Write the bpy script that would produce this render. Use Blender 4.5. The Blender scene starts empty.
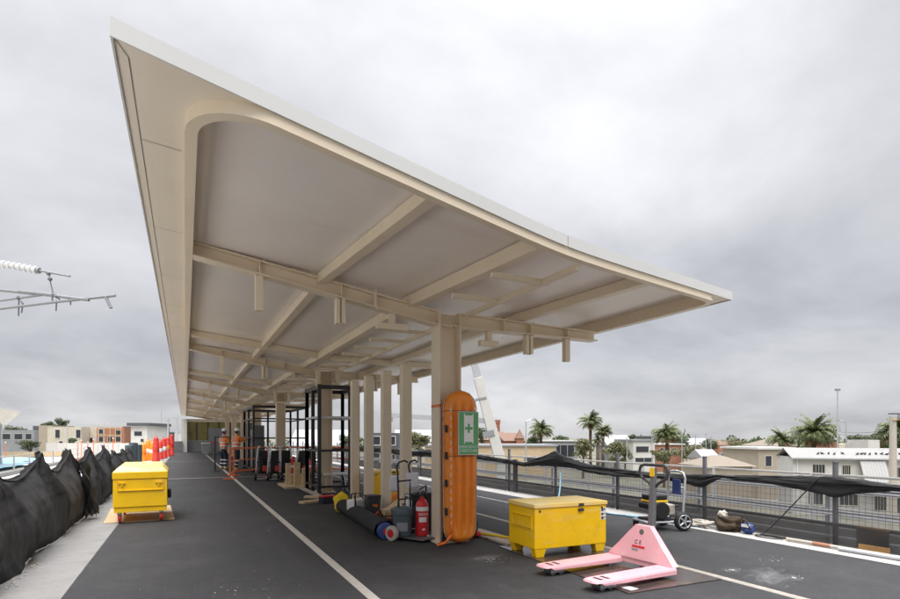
import bpy, bmesh, math, random
from mathutils import Vector, Matrix, noise
random.seed(7)
R = math.radians
sc = bpy.context.scene
COL = sc.collection

# ------------------------------------------------------------------ camera
FPX, CU, CV, H = 550.0, 450.0, 437.0, 1.45
TH = R(25.7)
CT, ST = math.cos(TH), math.sin(TH)
cam = bpy.data.cameras.new('camera')
cam.sensor_width = 36.0
cam.lens = 36.0 * FPX / 900.0
cam.shift_y = (CV - 299.5) / 900.0
cam.clip_start = 0.05
cam.clip_end = 6000
co = bpy.data.objects.new('camera', cam)
co.location = (0, 0, H)
co.rotation_euler = (R(90), 0, -TH)
COL.objects.link(co)
sc.camera = co

def at(u, w, v=None, z=None):
    """world point seen at photo column u (and row v) at forward distance w"""
    r = (u - CU) / FPX * w
    if z is None:
        z = H if v is None else H - (v - CV) * w / FPX
    return Vector((r * CT + w * ST, -r * ST + w * CT, z))

# ------------------------------------------------------------------ materials
def mat(name, col, rough=0.6, metal=0.0, var=0.12, scale=4.0, bump=0.0, bscale=60.0, stain=None, stain_scale=1.2,
        stain_amt=0.5, coat=0.0, alpha=None, spec=0.5, detail=6.0):
    m = bpy.data.materials.new(name)
    m.use_nodes = True
    nt = m.node_tree; N = nt.nodes; L = nt.links
    b = N['Principled BSDF']
    b.inputs['Roughness'].default_value = rough
    b.inputs['Metallic'].default_value = metal
    b.inputs['Specular IOR Level'].default_value = spec
    if coat: b.inputs['Coat Weight'].default_value = coat
    tc = N.new('ShaderNodeTexCoord')
    c = (col[0], col[1], col[2], 1)
    last = None
    if var > 0:
        n = N.new('ShaderNodeTexNoise'); n.inputs['Scale'].default_value = scale; n.inputs['Detail'].default_value = detail
        n.inputs['Roughness'].default_value = 0.65
        L.new(tc.outputs['Object'], n.inputs['Vector'])
        mr = N.new('ShaderNodeMapRange'); mr.inputs['From Min'].default_value = 0.25; mr.inputs['From Max'].default_value = 0.75
        mr.inputs['To Min'].default_value = 1 - var; mr.inputs['To Max'].default_value = 1 + var
        L.new(n.outputs['Fac'], mr.inputs['Value'])
        mx = N.new('ShaderNodeVectorMath'); mx.operation = 'SCALE'
        mx.inputs[0].default_value = col
        L.new(mr.outputs['Result'], mx.inputs['Scale'])
        last = mx.outputs['Vector']
        rr = N.new('ShaderNodeMapRange'); rr.inputs['To Min'].default_value = max(0, rough - .12); rr.inputs['To Max'].default_value = min(1, rough + .12)
        L.new(n.outputs['Fac'], rr.inputs['Value']); L.new(rr.outputs['Result'], b.inputs['Roughness'])
    if stain is not None:
        n2 = N.new('ShaderNodeTexNoise'); n2.inputs['Scale'].default_value = stain_scale; n2.inputs['Detail'].default_value = 8
        n2.inputs['Roughness'].default_value = 0.7
        L.new(tc.outputs['Object'], n2.inputs['Vector'])
        m2 = N.new('ShaderNodeMapRange'); m2.inputs['From Min'].default_value = 0.5; m2.inputs['From Max'].default_value = 0.72
        m2.inputs['To Max'].default_value = stain_amt
        L.new(n2.outputs['Fac'], m2.inputs['Value'])
        mix = N.new('ShaderNodeMix'); mix.data_type = 'RGBA'
        L.new(m2.outputs['Result'], mix.inputs['Factor'])
        if last is not None: L.new(last, mix.inputs['A'])
        else: mix.inputs['A'].default_value = c
        mix.inputs['B'].default_value = (*stain, 1)
        last = mix.outputs['Result']
    if last is not None: L.new(last, b.inputs['Base Color'])
    else: b.inputs['Base Color'].default_value = c
    if bump > 0:
        n3 = N.new('ShaderNodeTexNoise'); n3.inputs['Scale'].default_value = bscale; n3.inputs['Detail'].default_value = 3
        L.new(tc.outputs['Object'], n3.inputs['Vector'])
        bp = N.new('ShaderNodeBump'); bp.inputs['Strength'].default_value = bump; bp.inputs['Distance'].default_value = 0.01
        L.new(n3.outputs['Fac'], bp.inputs['Height']); L.new(bp.outputs['Normal'], b.inputs['Normal'])
    if alpha is not None:
        out = N['Material Output']
        tr = N.new('ShaderNodeBsdfTransparent'); ms = N.new('ShaderNodeMixShader'); ms.inputs['Fac'].default_value = alpha
        L.new(tr.outputs[0], ms.inputs[1]); L.new(b.outputs[0], ms.inputs[2]); L.new(ms.outputs[0], out.inputs['Surface'])
    return m

M = {}
M['asphalt'] = mat('asphalt', (.026, .0255, .0265), .80, var=.28, scale=.9, bump=.55, bscale=140, stain=(.054, .052, .051), stain_scale=.55, stain_amt=.6, detail=12)
M['concrete'] = mat('concrete', (.36, .35, .33), .85, var=.14, scale=2.2, bump=.2, bscale=50, stain=(.22, .21, .19), stain_scale=1.6, stain_amt=.55, detail=10)
M['coping'] = mat('coping_concrete', (.235, .228, .216), .85, var=.14, scale=2.2, bump=.2, bscale=50, stain=(.135, .128, .12), stain_scale=1.9, stain_amt=.6, detail=10)
M['coping_pale'] = mat('pale_coping_concrete', (.40, .385, .36), .85, var=.14, scale=2.2, bump=.2, bscale=50, stain=(.26, .245, .225), stain_scale=1.9, stain_amt=.5, detail=10)
M['deck'] = mat('deck_concrete', (.50, .49, .46), .9, var=.15, scale=.6, stain=(.36, .35, .33), stain_scale=.3)
M['ballast'] = mat('ballast', (.22, .20, .18), .95, var=.4, scale=9, bump=.6, bscale=25)
M['line'] = mat('line_paint', (.55, .53, .48), .7, var=.15, scale=7, stain=(.2, .19, .18), stain_scale=5, stain_amt=.6)
M['tactile'] = mat('tactile_strip', (.36, .35, .335), .7, var=.12, scale=9, stain=(.22, .21, .2), stain_scale=4, stain_amt=.5)
M['cream'] = mat('cream_paint', (.74, .63, .48), .45, var=.05, scale=1.5, stain=(.60, .49, .35), stain_scale=1.1, stain_amt=.35)
M['soffit'] = mat('soffit_paint', (.74, .65, .53), .45, var=.05, scale=.8, stain=(.63, .53, .41), stain_scale=.7, stain_amt=.35)
M['ceiling'] = mat('ceiling_sheet', (.84, .77, .71), .32, var=.05, scale=.7, stain=(.75, .67, .60), stain_scale=.6, stain_amt=.4, metal=.0)
M['fascia'] = mat('fascia_white', (.60, .60, .58), .4, var=.03, scale=.6)
M['seam'] = mat('seam_dark', (.12, .11, .10), .8, var=0)
M['yellow'] = mat('yellow_paint', (.92, .555, .004), .38, var=.06, scale=3, stain=(.60, .36, .02), stain_scale=4.5, stain_amt=.4, bump=.12, bscale=5)
M['yellow_lid'] = mat('dusty_skylit_lid', (.88, .64, .18), .5, var=.08, scale=3, stain=(.78, .70, .50), stain_scale=4, stain_amt=.8)  # paler yellow: dust and the sky's reflection both put into the colour
M['dark_metal'] = mat('dark_metal', (.045, .045, .05), .5, var=.2, scale=6)
M['steel_dark'] = mat('charcoal_steel', (.018, .018, .022), .45, var=.25, scale=5)
M['galv'] = mat('galvanised_steel', (.50, .51, .53), .45, .6, var=.12, scale=7)
M['grey_post'] = mat('grey_post_steel', (.17, .17, .18), .5, .4, var=.2, scale=6)
M['black'] = mat('black_rubber', (.015, .015, .016), .6, var=.2, scale=8)
M['cloth_black'] = mat('black_shade_cloth', (.013, .013, .014), .85, var=.35, scale=5, bump=.35, bscale=220, alpha=.97)
M['cloth_left'] = mat('weathered_shade_cloth', (.0085, .008, .0078), .9, var=.45, scale=2.5, bump=.35, bscale=220, stain=(.028, .022, .016), stain_scale=1.3, stain_amt=.5, alpha=.993)
M['net'] = mat('fence_netting', (.085, .085, .087), .9, var=.3, scale=2, alpha=.42)
M['net_low'] = mat('dark_netting', (.035, .034, .034), .9, var=.3, scale=2, alpha=.8)
M['timber'] = mat('timber', (.60, .46, .28), .75, var=.2, scale=9, stain=(.36, .25, .14), stain_scale=7)
M['ply'] = mat('plywood', (.50, .37, .21), .7, var=.15, scale=6, stain=(.35, .25, .14), stain_scale=3)
M['darkply'] = mat('wet_dark_formply', (.055, .042, .036), .22, var=.35, scale=2.5, stain=(.17, .10, .055), stain_scale=1.6, stain_amt=.8)
M['pink'] = mat('pink_paint', (.80, .41, .45), .4, var=.05, scale=5, stain=(.66, .44, .43), stain_scale=5, stain_amt=.5)
M['orange'] = mat('orange_plastic', (.84, .245, .016), .42, var=.07, scale=3, stain=(.62, .18, .025), stain_scale=4, stain_amt=.5)
M['hivis'] = mat('hi_vis_orange', (.95, .24, .035), .75, var=.12, scale=8)
M['orange_paint'] = mat('orange_paint', (.78, .16, .03), .55, var=.12, scale=8)
M['reflect'] = mat('reflective_tape', (.75, .75, .76), .35, var=.05, scale=8)
M['navy'] = mat('navy_cotton', (.018, .022, .045), .9, var=.25, scale=9)
M['skin'] = mat('skin', (.50, .30, .22), .55, var=.08, scale=12)
M['hair'] = mat('brown_hair', (.04, .025, .015), .7, var=.2, scale=20)
M['white'] = mat('white_plastic', (.78, .78, .77), .45, var=.06, scale=6)
M['paper'] = mat('paper', (.78, .78, .82), .8, var=.06, scale=6)
M['red'] = mat('red_paint', (.62, .02, .025), .35, var=.08, scale=5)
M['red_plastic'] = mat('red_plastic', (.60, .045, .03), .5, var=.15, scale=6, stain=(.42, .03, .025), stain_scale=4)
M['green'] = mat('sign_green', (.11, .38, .15), .5, var=.04, scale=5)
M['bluegrey'] = mat('slate_plastic', (.07, .095, .11), .5, var=.12, scale=6)
M['bluecore'] = mat('blue_plastic', (.03, .06, .22), .5, var=.15, scale=8)
M['bluehose'] = mat('pale_blue_hose', (.22, .42, .52), .5, var=.08, scale=8)
M['yellowcloth'] = mat('yellow_cloth', (.82, .58, .02), .8, var=.12, scale=8)
M['felt'] = mat('black_felt', (.020, .020, .022), .95, var=.35, scale=14, bump=.5, bscale=160)
M['sack'] = mat('brown_sack', (.055, .038, .022), .95, var=.4, scale=14, bump=.6, bscale=60)
M['pale_rag'] = mat('pale_rag', (.46, .42, .36), .95, var=.25, scale=14, bump=.6, bscale=60)
M['bark'] = mat('bark', (.13, .095, .065), .95, var=.35, scale=3, bump=.5, bscale=9)
M['palm_leaf'] = mat('palm_leaf', (.105, .125, .045), .55, var=.4, scale=1.2)
M['palm_dead'] = mat('dry_palm_leaf', (.20, .13, .06), .8, var=.3, scale=1.2)
M['leaf'] = mat('leaf', (.060, .085, .030), .6, var=.5, scale=.7)
M['leaf_olive'] = mat('olive_leaf', (.12, .12, .05), .6, var=.45, scale=.7)
M['glass'] = mat('window_glass', (.035, .04, .05), .08, var=.1, scale=.5)
M['brick'] = mat('red_brick', (.30, .13, .08), .9, var=.2, scale=1.5)
M['brick_orange'] = mat('orange_brick', (.34, .16, .10), .9, var=.2, scale=1.5)
M['tile'] = mat('roof_tile', (.19, .115, .085), .85, var=.2, scale=1.5)
M['tan'] = mat('tan_render', (.50, .39, .26), .85, var=.1, scale=.5, stain=(.42, .32, .2), stain_scale=.4)
M['cream_wall'] = mat('cream_render', (.57, .52, .42), .85, var=.08, scale=.5, stain=(.38, .34, .27), stain_scale=.4)
M['beige_wall'] = mat('beige_render', (.38, .33, .26), .85, var=.1, scale=.5, stain=(.30, .26, .2), stain_scale=.4)
M['white_wall'] = mat('white_render', (.57, .56, .53), .8, var=.07, scale=.5, stain=(.40, .385, .35), stain_scale=.4)
M['grey_wall'] = mat('grey_cladding', (.085, .088, .095), .7, var=.15, scale=.8)
M['midgrey'] = mat('mid_grey_cladding', (.26, .27, .28), .7, var=.12, scale=.8)
M['tan_roof'] = mat('tan_roof', (.21, .175, .135), .85, var=.12, scale=2)
M['blue_roof'] = mat('pale_blue_sheet', (.25, .45, .58), .5, var=.15, scale=.8)
M['ground'] = mat('ground_cover', (.13, .125, .09), .95, var=.35, scale=.05, stain=(.26, .25, .22), stain_scale=.03, stain_amt=.9)
M['road'] = mat('street_asphalt', (.09, .09, .09), .9, var=.2, scale=.3)
M['bird'] = mat('pigeon_feathers', (.05, .05, .06), .8, var=.3, scale=20)
M['olive_glass'] = mat('olive_panel', (.24, .22, .07), .3, var=.4, scale=.9)

def grain(m, scale, lo, hi):
    nt = m.node_tree; N = nt.nodes; L = nt.links; b = N['Principled BSDF']
    src = b.inputs['Base Color'].links[0].from_socket
    n = N.new('ShaderNodeTexNoise'); n.inputs['Scale'].default_value = scale; n.inputs['Detail'].default_value = 4; n.inputs['Roughness'].default_value = .8
    L.new(N['Texture Coordinate'].outputs['Object'], n.inputs['Vector'])
    r = N.new('ShaderNodeMapRange'); r.inputs['From Min'].default_value = .3; r.inputs['From Max'].default_value = .7; r.inputs['To Min'].default_value = lo; r.inputs['To Max'].default_value = hi
    L.new(n.outputs['Fac'], r.inputs['Value'])
    v = N.new('ShaderNodeVectorMath'); v.operation = 'SCALE'; L.new(src, v.inputs[0]); L.new(r.outputs[0], v.inputs['Scale']); L.new(v.outputs[0], b.inputs['Base Color'])
grain(M['asphalt'], 55, .40, 1.75)
grain(M['asphalt'], 5.5, .8, 1.22)
grain(M['coping'], 30, .85, 1.12)
def dust_mat():
    m = mat('plaster_dust', (.42, .41, .40), .95, var=.1, scale=20)
    nt = m.node_tree; N = nt.nodes; L = nt.links
    tc = N['Texture Coordinate']; ln = N.new('ShaderNodeVectorMath'); ln.operation = 'LENGTH'; L.new(tc.outputs['Object'], ln.inputs[0])
    fall = N.new('ShaderNodeMapRange'); fall.inputs['From Min'].default_value = .0; fall.inputs['From Max'].default_value = .5; fall.inputs['To Min'].default_value = .62; fall.inputs['To Max'].default_value = .12
    L.new(ln.outputs['Value'], fall.inputs['Value'])
    n = N.new('ShaderNodeTexNoise'); n.inputs['Scale'].default_value = 9; n.inputs['Detail'].default_value = 8; n.inputs['Roughness'].default_value = .72; L.new(tc.outputs['Object'], n.inputs['Vector'])
    ad = N.new('ShaderNodeMath'); ad.operation = 'ADD'; L.new(fall.outputs[0], ad.inputs[0]); L.new(n.outputs['Fac'], ad.inputs[1])
    mr = N.new('ShaderNodeMapRange'); mr.inputs['From Min'].default_value = .84; mr.inputs['From Max'].default_value = 1.3; mr.inputs['To Max'].default_value = .40; L.new(ad.outputs[0], mr.inputs['Value'])
    tr = N.new('ShaderNodeBsdfTransparent'); ms = N.new('ShaderNodeMixShader'); L.new(mr.outputs[0], ms.inputs[0]); L.new(tr.outputs[0], ms.inputs[1]); L.new(N['Principled BSDF'].outputs[0], ms.inputs[2]); L.new(ms.outputs[0], N['Material Output'].inputs['Surface'])
    return m
M['dust'] = dust_mat()
M['formboard'] = mat('formwork_board', (.27, .15, .055), .75, var=.2, scale=6)
def scuff(m, col, scale, lo, hi, amt, stretch=(1,1,1)):
    nt = m.node_tree; N = nt.nodes; L = nt.links; b = N['Principled BSDF']
    src = b.inputs['Base Color'].links[0].from_socket
    mp = N.new('ShaderNodeMapping'); mp.inputs['Scale'].default_value = stretch; L.new(N['Texture Coordinate'].outputs['Object'], mp.inputs['Vector'])
    n = N.new('ShaderNodeTexNoise'); n.inputs['Scale'].default_value = scale; n.inputs['Detail'].default_value = 9; n.inputs['Roughness'].default_value = .68; L.new(mp.outputs[0], n.inputs['Vector'])
    r = N.new('ShaderNodeMapRange'); r.inputs['From Min'].default_value = lo; r.inputs['From Max'].default_value = hi; r.inputs['To Max'].default_value = amt; L.new(n.outputs['Fac'], r.inputs['Value'])
    mx = N.new('ShaderNodeMix'); mx.data_type = 'RGBA'; L.new(r.outputs[0], mx.inputs['Factor']); L.new(src, mx.inputs['A']); mx.inputs['B'].default_value = (*col, 1); L.new(mx.outputs['Result'], b.inputs['Base Color'])
scuff(M['yellow'], (.20, .12, .04), 13, .64, .72, .8)
scuff(M['yellow'], (.80, .66, .30), 2.2, .55, .75, .5, (1, 1, 5))
scuff(M['pink'], (.30, .22, .20), 17, .63, .70, .75)
scuff(M['pink'], (.86, .66, .66), 6, .55, .7, .5)
scuff(M['orange'], (.35, .12, .03), 15, .64, .72, .6)
scuff(M['orange'], (.80, .42, .20), 5, .56, .7, .4, (1, 1, .3))
scuff(M['asphalt'], (.075, .073, .070), .9, .52, .75, .35, (2.2, .22, 1))
scuff(M['asphalt'], (.016, .016, .017), .55, .54, .70, .55, (1.6, .6, 1))
scuff(M['ceiling'], (.62, .52, .42), 1.1, .60, .8, .5, (.4, 1.6, 1))
scuff(M['cream'], (.42, .31, .19), 9, .66, .74, .5)
# corrugated white roof
def corrugated(name, col, scale):
    m = mat(name, col, .5, var=.06, scale=.7)
    nt = m.node_tree; N = nt.nodes; L = nt.links
    tc = N['Texture Coordinate']; wv = N.new('ShaderNodeTexWave'); wv.inputs['Scale'].default_value = scale
    bp = N.new('ShaderNodeBump'); bp.inputs['Strength'].default_value = .6; bp.inputs['Distance'].default_value = .05
    L.new(tc.outputs['Object'], wv.inputs['Vector']); L.new(wv.outputs['Fac'], bp.inputs['Height']); L.new(bp.outputs['Normal'], N['Principled BSDF'].inputs['Normal'])
    return m
M['corr'] = corrugated('corrugated_white', (.27, .265, .25), 1.2)
M['corr_grey'] = corrugated('corrugated_grey', (.32, .325, .33), 1.2)

# ------------------------------------------------------------------ mesh builder
class MB:
    def __init__(s):
        s.v = []; s.f = []
    def add(s, vs, fs):
        o = len(s.v); s.v += [Vector(p) for p in vs]; s.f += [tuple(i + o for i in f) for f in fs]; return s
    def box(s, x0, x1, y0, y1, z0, z1):
        return s.add([(x0,y0,z0),(x1,y0,z0),(x1,y1,z0),(x0,y1,z0),(x0,y0,z1),(x1,y0,z1),(x1,y1,z1),(x0,y1,z1)],
                     [(0,3,2,1),(4,5,6,7),(0,1,5,4),(1,2,6,5),(2,3,7,6),(3,0,4,7)])
    def obox(s, c, d, rot=(0,0,0)):
        from mathutils import Euler
        m = Euler(rot).to_matrix(); c = Vector(c); hx, hy, hz = d[0]/2, d[1]/2, d[2]/2
        vs = [c + m @ Vector((a*hx, b*hy, e*hz)) for e in (-1,1) for a, b in ((-1,-1),(1,-1),(1,1),(-1,1))]
        return s.add(vs, [(0,3,2,1),(4,5,6,7),(0,1,5,4),(1,2,6,5),(2,3,7,6),(3,0,4,7)])
    def hexa(s, bottom, top):
        return s.add(list(bottom)+list(top), [(0,3,2,1),(4,5,6,7),(0,1,5,4),(1,2,6,5),(2,3,7,6),(3,0,4,7)])
    def cyl(s, p0, p1, r0, r1=None, n=12, cap=True):
        r1 = r0 if r1 is None else r1
        p0, p1 = Vector(p0), Vector(p1); d = (p1-p0).normalized()
        a = d.orthogonal().normalized(); b = d.cross(a)
        vs = []
        for p, r in ((p0, r0), (p1, r1)):
            for i in range(n):
                t = 2*math.pi*i/n; vs.append(p + a*(r*math.cos(t)) + b*(r*math.sin(t)))
        fs = [(i, (i+1)%n, n+(i+1)%n, n+i) for i in range(n)]
        if cap: fs += [tuple(range(n))[::-1], tuple(range(n, 2*n))]
        return s.add(vs, fs)
    def tube(s, pts, r, n=8, closed=False):
        pts = [Vector(p) for p in pts]; k = len(pts)
        rs = r if isinstance(r, (list, tuple)) else [r]*k
        vs = []; prev = None
        for i, p in enumerate(pts):
            if closed: d = (pts[(i+1)%k]-pts[i-1])
            else: d = (pts[min(i+1,k-1)]-pts[max(i-1,0)])
            d.normalize()
            if prev is None: a = d.orthogonal().normalized()
            else:
                a = prev - d*prev.dot(d)
                a = a.normalized() if a.length > 1e-6 else d.orthogonal().normalized()
            prev = a; b = d.cross(a)
            for j in range(n):
                t = 2*math.pi*j/n; vs.append(p + a*(rs[i]*math.cos(t)) + b*(rs[i]*math.sin(t)))
        fs = []
        for i in range(k if closed else k-1):
            i2 = (i+1) % k
            for j in range(n):
                fs.append((i*n+j, i*n+(j+1)%n, i2*n+(j+1)%n, i2*n+j))
        if not closed: fs += [tuple(range(n))[::-1], tuple(range((k-1)*n, k*n))]
        return s.add(vs, fs)
    def lathe(s, prof, c=(0,0,0), n=20, axis='z'):
        c = Vector(c); vs = []
        for r, h in prof:
            for i in range(n):
                t = 2*math.pi*i/n; x, y = r*math.cos(t), r*math.sin(t)
                p = {'z': (x,y,h), 'x': (h,x,y), 'y': (x,h,y)}[axis]
                vs.append(c + Vector(p))
        fs = []
        for k in range(len(prof)-1):
            for i in range(n): fs.append((k*n+i, k*n+(i+1)%n, (k+1)*n+(i+1)%n, (k+1)*n+i))
        fs += [tuple(range(n))[::-1], tuple(range((len(prof)-1)*n, len(prof)*n))]
        return s.add(vs, fs)
    def prism(s, poly, vec):
        n = len(poly); vec = Vector(vec); a = [Vector(p) for p in poly]; vs = a + [p+vec for p in a]
        return s.add(vs, [tuple(range(n))[::-1], tuple(range(n, 2*n))] + [(i, (i+1)%n, n+(i+1)%n, n+i) for i in range(n)])
    def grid(s, fn, nu, nv):
        vs = [fn(i/nu, j/nv) for j in range(nv+1) for i in range(nu+1)]
        fs = [(j*(nu+1)+i, j*(nu+1)+i+1, (j+1)*(nu+1)+i+1, (j+1)*(nu+1)+i) for j in range(nv) for i in range(nu)]
        return s.add(vs, fs)
    def sphere(s, c, r, nu=12, nv=8, jit=0):
        c = Vector(c); rr = r if isinstance(r, (tuple, list)) else (r, r, r)
        def fn(a, b):
            t, p = 2*math.pi*a, math.pi*b
            d = Vector((math.sin(p)*math.cos(t), math.sin(p)*math.sin(t), math.cos(p)))
            k = 1 + (jit*noise.noise((d+c)*2.3) if jit else 0)
            return c + Vector((d.x*rr[0]*k, d.y*rr[1]*k, d.z*rr[2]*k))
        return s.grid(fn, nu, nv)
    def xform(s, m):
        s.v = [m @ p for p in s.v]; return s
    def build(s, name, material, parent=None, bevel=0.0, smooth=False, label=None):
        me = bpy.data.meshes.new(name)
        me.from_pydata([tuple(p) for p in s.v], [], s.f)
        me.validate()
        bm = bmesh.new(); bm.from_mesh(me)
        bmesh.ops.recalc_face_normals(bm, faces=bm.faces)
        bm.to_mesh(me); bm.free()
        if smooth:
            me.polygons.foreach_set('use_smooth', [True]*len(me.polygons))
            if smooth != 'all':
                try: me.set_sharp_from_angle(angle=R(40))
                except Exception: pass
        me.materials.append(M[material] if isinstance(material, str) else material)
        o = bpy.data.objects.new(name, me); COL.objects.link(o)
        if parent is not None: o.parent = parent
        if label: o['label'] = label
        if bevel > 0:
            b = o.modifiers.new('bevel', 'BEVEL'); b.width = bevel; b.segments = 2; b.limit_method = 'ANGLE'; b.angle_limit = R(40)
        return o

def tag(o, label=None, cat=None, group=None, kind=None):
    if label: o['label'] = label
    if cat: o['category'] = cat
    if group: o['group'] = group
    if kind: o['kind'] = kind
    return o
def thing(name, label, cat, loc=(0,0,0), rotz=0.0, group=None):
    o = bpy.data.objects.new(name, None); COL.objects.link(o); o.empty_display_size = .1
    o.location = loc; o.rotation_euler = (0, 0, rotz)
    return tag(o, label, cat, group)
def kids(o): return [c for c in COL.objects if c.parent == o]
def dup(o, loc, rotz=0.0, label=None, scale=None):
    def rec(src, par):
        c = src.copy(); COL.objects.link(c); c.parent = par
        for k in kids(src): rec(k, c)
        return c
    r = rec(o, None); r.location = loc; r.rotation_euler = (0, 0, rotz)
    if scale: r.scale = (scale,)*3
    if label: r['label'] = label
    return r
def struct(name, mb, material, **kw):
    return tag(mb.build(name, material, **kw), kind='structure')
def text_part(name, s, size, material, parent, m, align='CENTER', label=None, ext=.0008):
    cu = bpy.data.curves.new(name, 'FONT'); cu.body = s; cu.size = size; cu.align_x = align; cu.align_y = 'CENTER'; cu.extrude = ext
    cu.resolution_u = 3
    t = bpy.data.objects.new(name, cu); COL.objects.link(t)
    bpy.context.view_layer.update()
    me = bpy.data.meshes.new_from_object(t.evaluated_get(bpy.context.evaluated_depsgraph_get()))
    bpy.data.objects.remove(t); me.transform(m); me.materials.clear(); me.materials.append(M[material])
    o = bpy.data.objects.new(name, me); COL.objects.link(o); o.parent = parent
    if label: o['label'] = label
    return o
# text matrix: upright, facing -y  /  facing -x
UP_Y = Matrix.Rotation(R(90), 4, 'X')
UP_X = Matrix.Rotation(R(-90), 4, 'Z') @ Matrix.Rotation(R(90), 4, 'X')
def nz(*a): return noise.noise(Vector(a))

# ------------------------------------------------------------------ world and light
sun_el, sun_az = R(58), R(215)     # azimuth clockwise from +y
w = bpy.data.worlds.new('World'); sc.world = w; w.use_nodes = True
nt = w.node_tree; N = nt.nodes; L = nt.links
for n in list(N): N.remove(n)
out = N.new('ShaderNodeOutputWorld')
sky = N.new('ShaderNodeTexSky'); sky.sky_type = 'NISHITA'; sky.sun_disc = False
sky.sun_elevation = sun_el; sky.sun_rotation = sun_az
b1 = N.new('ShaderNodeBackground'); b1.inputs['Strength'].default_value = .1
L.new(sky.outputs[0], b1.inputs['Color'])
tc = N.new('ShaderNodeTexCoord')
sep = N.new('ShaderNodeSeparateXYZ'); L.new(tc.outputs['Generated'], sep.inputs[0])
def math_n(op, a, b=None):
    n = N.new('ShaderNodeMath'); n.operation = op
    for i, x in enumerate((a, b)):
        if x is None: continue
        if isinstance(x, (int, float)): n.inputs[i].default_value = x
        else: L.new(x, n.inputs[i])
    return n.outputs[0]
zc = math_n('MAXIMUM', sep.outputs['Z'], 0.0)
den = math_n('ADD', zc, 0.24)
cx = math_n('DIVIDE', sep.outputs['X'], den); cy = math_n('DIVIDE', sep.outputs['Y'], den)
comb = N.new('ShaderNodeCombineXYZ'); L.new(cx, comb.inputs[0]); L.new(cy, comb.inputs[1]); comb.inputs[2].default_value = 3.7
cn = N.new('ShaderNodeTexNoise'); cn.inputs['Scale'].default_value = .85; cn.inputs['Detail'].default_value = 9; cn.inputs['Roughness'].default_value = .56
cn.inputs['Distortion'].default_value = .35
L.new(comb.outputs[0], cn.inputs['Vector'])
ramp = N.new('ShaderNodeValToRGB'); L.new(cn.outputs['Fac'], ramp.inputs['Fac'])
ramp.color_ramp.elements[0].position = .30; ramp.color_ramp.elements[0].color = (.415, .42, .455, 1)
ramp.color_ramp.elements[1].position = .68; ramp.color_ramp.elements[1].color = (.755, .755, .78, 1)
# overcast sky, its zenith boosted out of view to lift light under the canopy
z6 = math_n('MULTIPLY', math_n('POWER', zc, 8.0), 13.0)
base_l = math_n('ADD', math_n('ADD', math_n('MULTIPLY', zc, .21), .67), z6)
# thinner cloud where the sun stands behind it
gd = Vector((math.sin(R(35))*math.cos(R(33)), math.cos(R(35))*math.cos(R(33)), math.sin(R(33))))
dt = N.new('ShaderNodeVectorMath'); dt.operation = 'DOT_PRODUCT'; L.new(tc.outputs['Generated'], dt.inputs[0]); dt.inputs[1].default_value = gd
gl = math_n('MULTIPLY', math_n('POWER', math_n('MAXIMUM', dt.outputs['Value'], 0.0), 14.0), .15)
gr_out = math_n('ADD', base_l, gl)
b2 = N.new('ShaderNodeBackground'); L.new(ramp.outputs[0], b2.inputs['Color']); L.new(gr_out, b2.inputs['Strength'])
mxs = N.new('ShaderNodeMixShader'); mxs.inputs['Fac'].default_value = .93
L.new(b1.outputs[0], mxs.inputs[1]); L.new(b2.outputs[0], mxs.inputs[2]); L.new(mxs.outputs[0], out.inputs['Surface'])
sl = bpy.data.lights.new('sun', 'SUN'); sl.energy = 1.5; sl.angle = R(35); sl.color = (1, .96, .9)
so = bpy.data.objects.new('sun', sl); COL.objects.link(so)
sd = Vector((math.sin(sun_az)*math.cos(sun_el), math.cos(sun_az)*math.cos(sun_el), math.sin(sun_el)))
so.rotation_euler = (-sd).to_track_quat('-Z', 'Y').to_euler()
sc.view_settings.view_transform = 'Standard'
try: sc.view_settings.look = 'None'
except Exception: pass
sc.view_settings.exposure = 0.58
sc.view_settings.gamma = 1.0
sc.view_settings.use_curve_mapping = False
sc.cycles.max_bounces = 10
sc.cycles.diffuse_bounces = 6
sc.cycles.transparent_max_bounces = 24
sc.cycles.use_denoising = True
# ================================================================== SETTING
YB, YE = -14.0, 64.0        # platform start (behind the camera) and end
GZ = -7.0
g = MB().add([(-1500,-600,GZ),(1800,-600,GZ),(1800,2600,GZ),(-1500,2600,GZ)], [(0,1,2,3)])
struct('ground', g, 'ground')
struct('platform_base', MB().box(-1.74, 7.70, YB, YE, -1.1, -.012), 'concrete')
struct('platform_asphalt', MB().add([(-1.0,YB,0),(7.25,YB,0),(7.25,YE,0),(-1.0,YE,0)], [(0,1,2,3)]), 'asphalt')
mbL, mbR = MB(), MB()
y = YB
while y < YE:                      # precast coping slabs
    mbL.box(-1.78, -1.002, y+.006, y+2.4-.006, -.13, .003); mbR.box(7.252, 7.74, y+.006, y+2.4-.006, -.13, .003); y += 2.4
struct('platform_edge', mbL, 'coping', bevel=.006); struct('platform_edge', mbR, 'coping_pale', bevel=.006)
# slot drain / tactile strips running along the platform
for x in (1.52, 4.97):
    mb = MB().box(x-.048, x+.048, YB, YE, -.002, .003)
    struct('tactile_strip', mb, 'tactile')
    rb = MB()
    for k in range(5):
        xx = x - .036 + k*.018; rb.box(xx-.0045, xx+.0045, YB, 30, .003, .0065)
    struct('tactile_strip', rb, 'pale_rag')
mb = MB().add([(6.40,8.5,.004),(6.44,8.5,.004),(6.44,YE,.004),(6.40,YE,.004)], [(0,1,2,3)])
for yy in (21.2, 36.0): mb.add([(-.98,yy,.004),(1.46,yy,.004),(1.46,yy+.09,.004),(-.98,yy+.09,.004)], [(0,1,2,3)]); mb.add([(1.58,yy,.004),(4.9,yy,.004),(4.9,yy+.09,.004),(1.58,yy+.09,.004)], [(0,1,2,3)])
struct('painted_line', mb, 'line')
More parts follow.
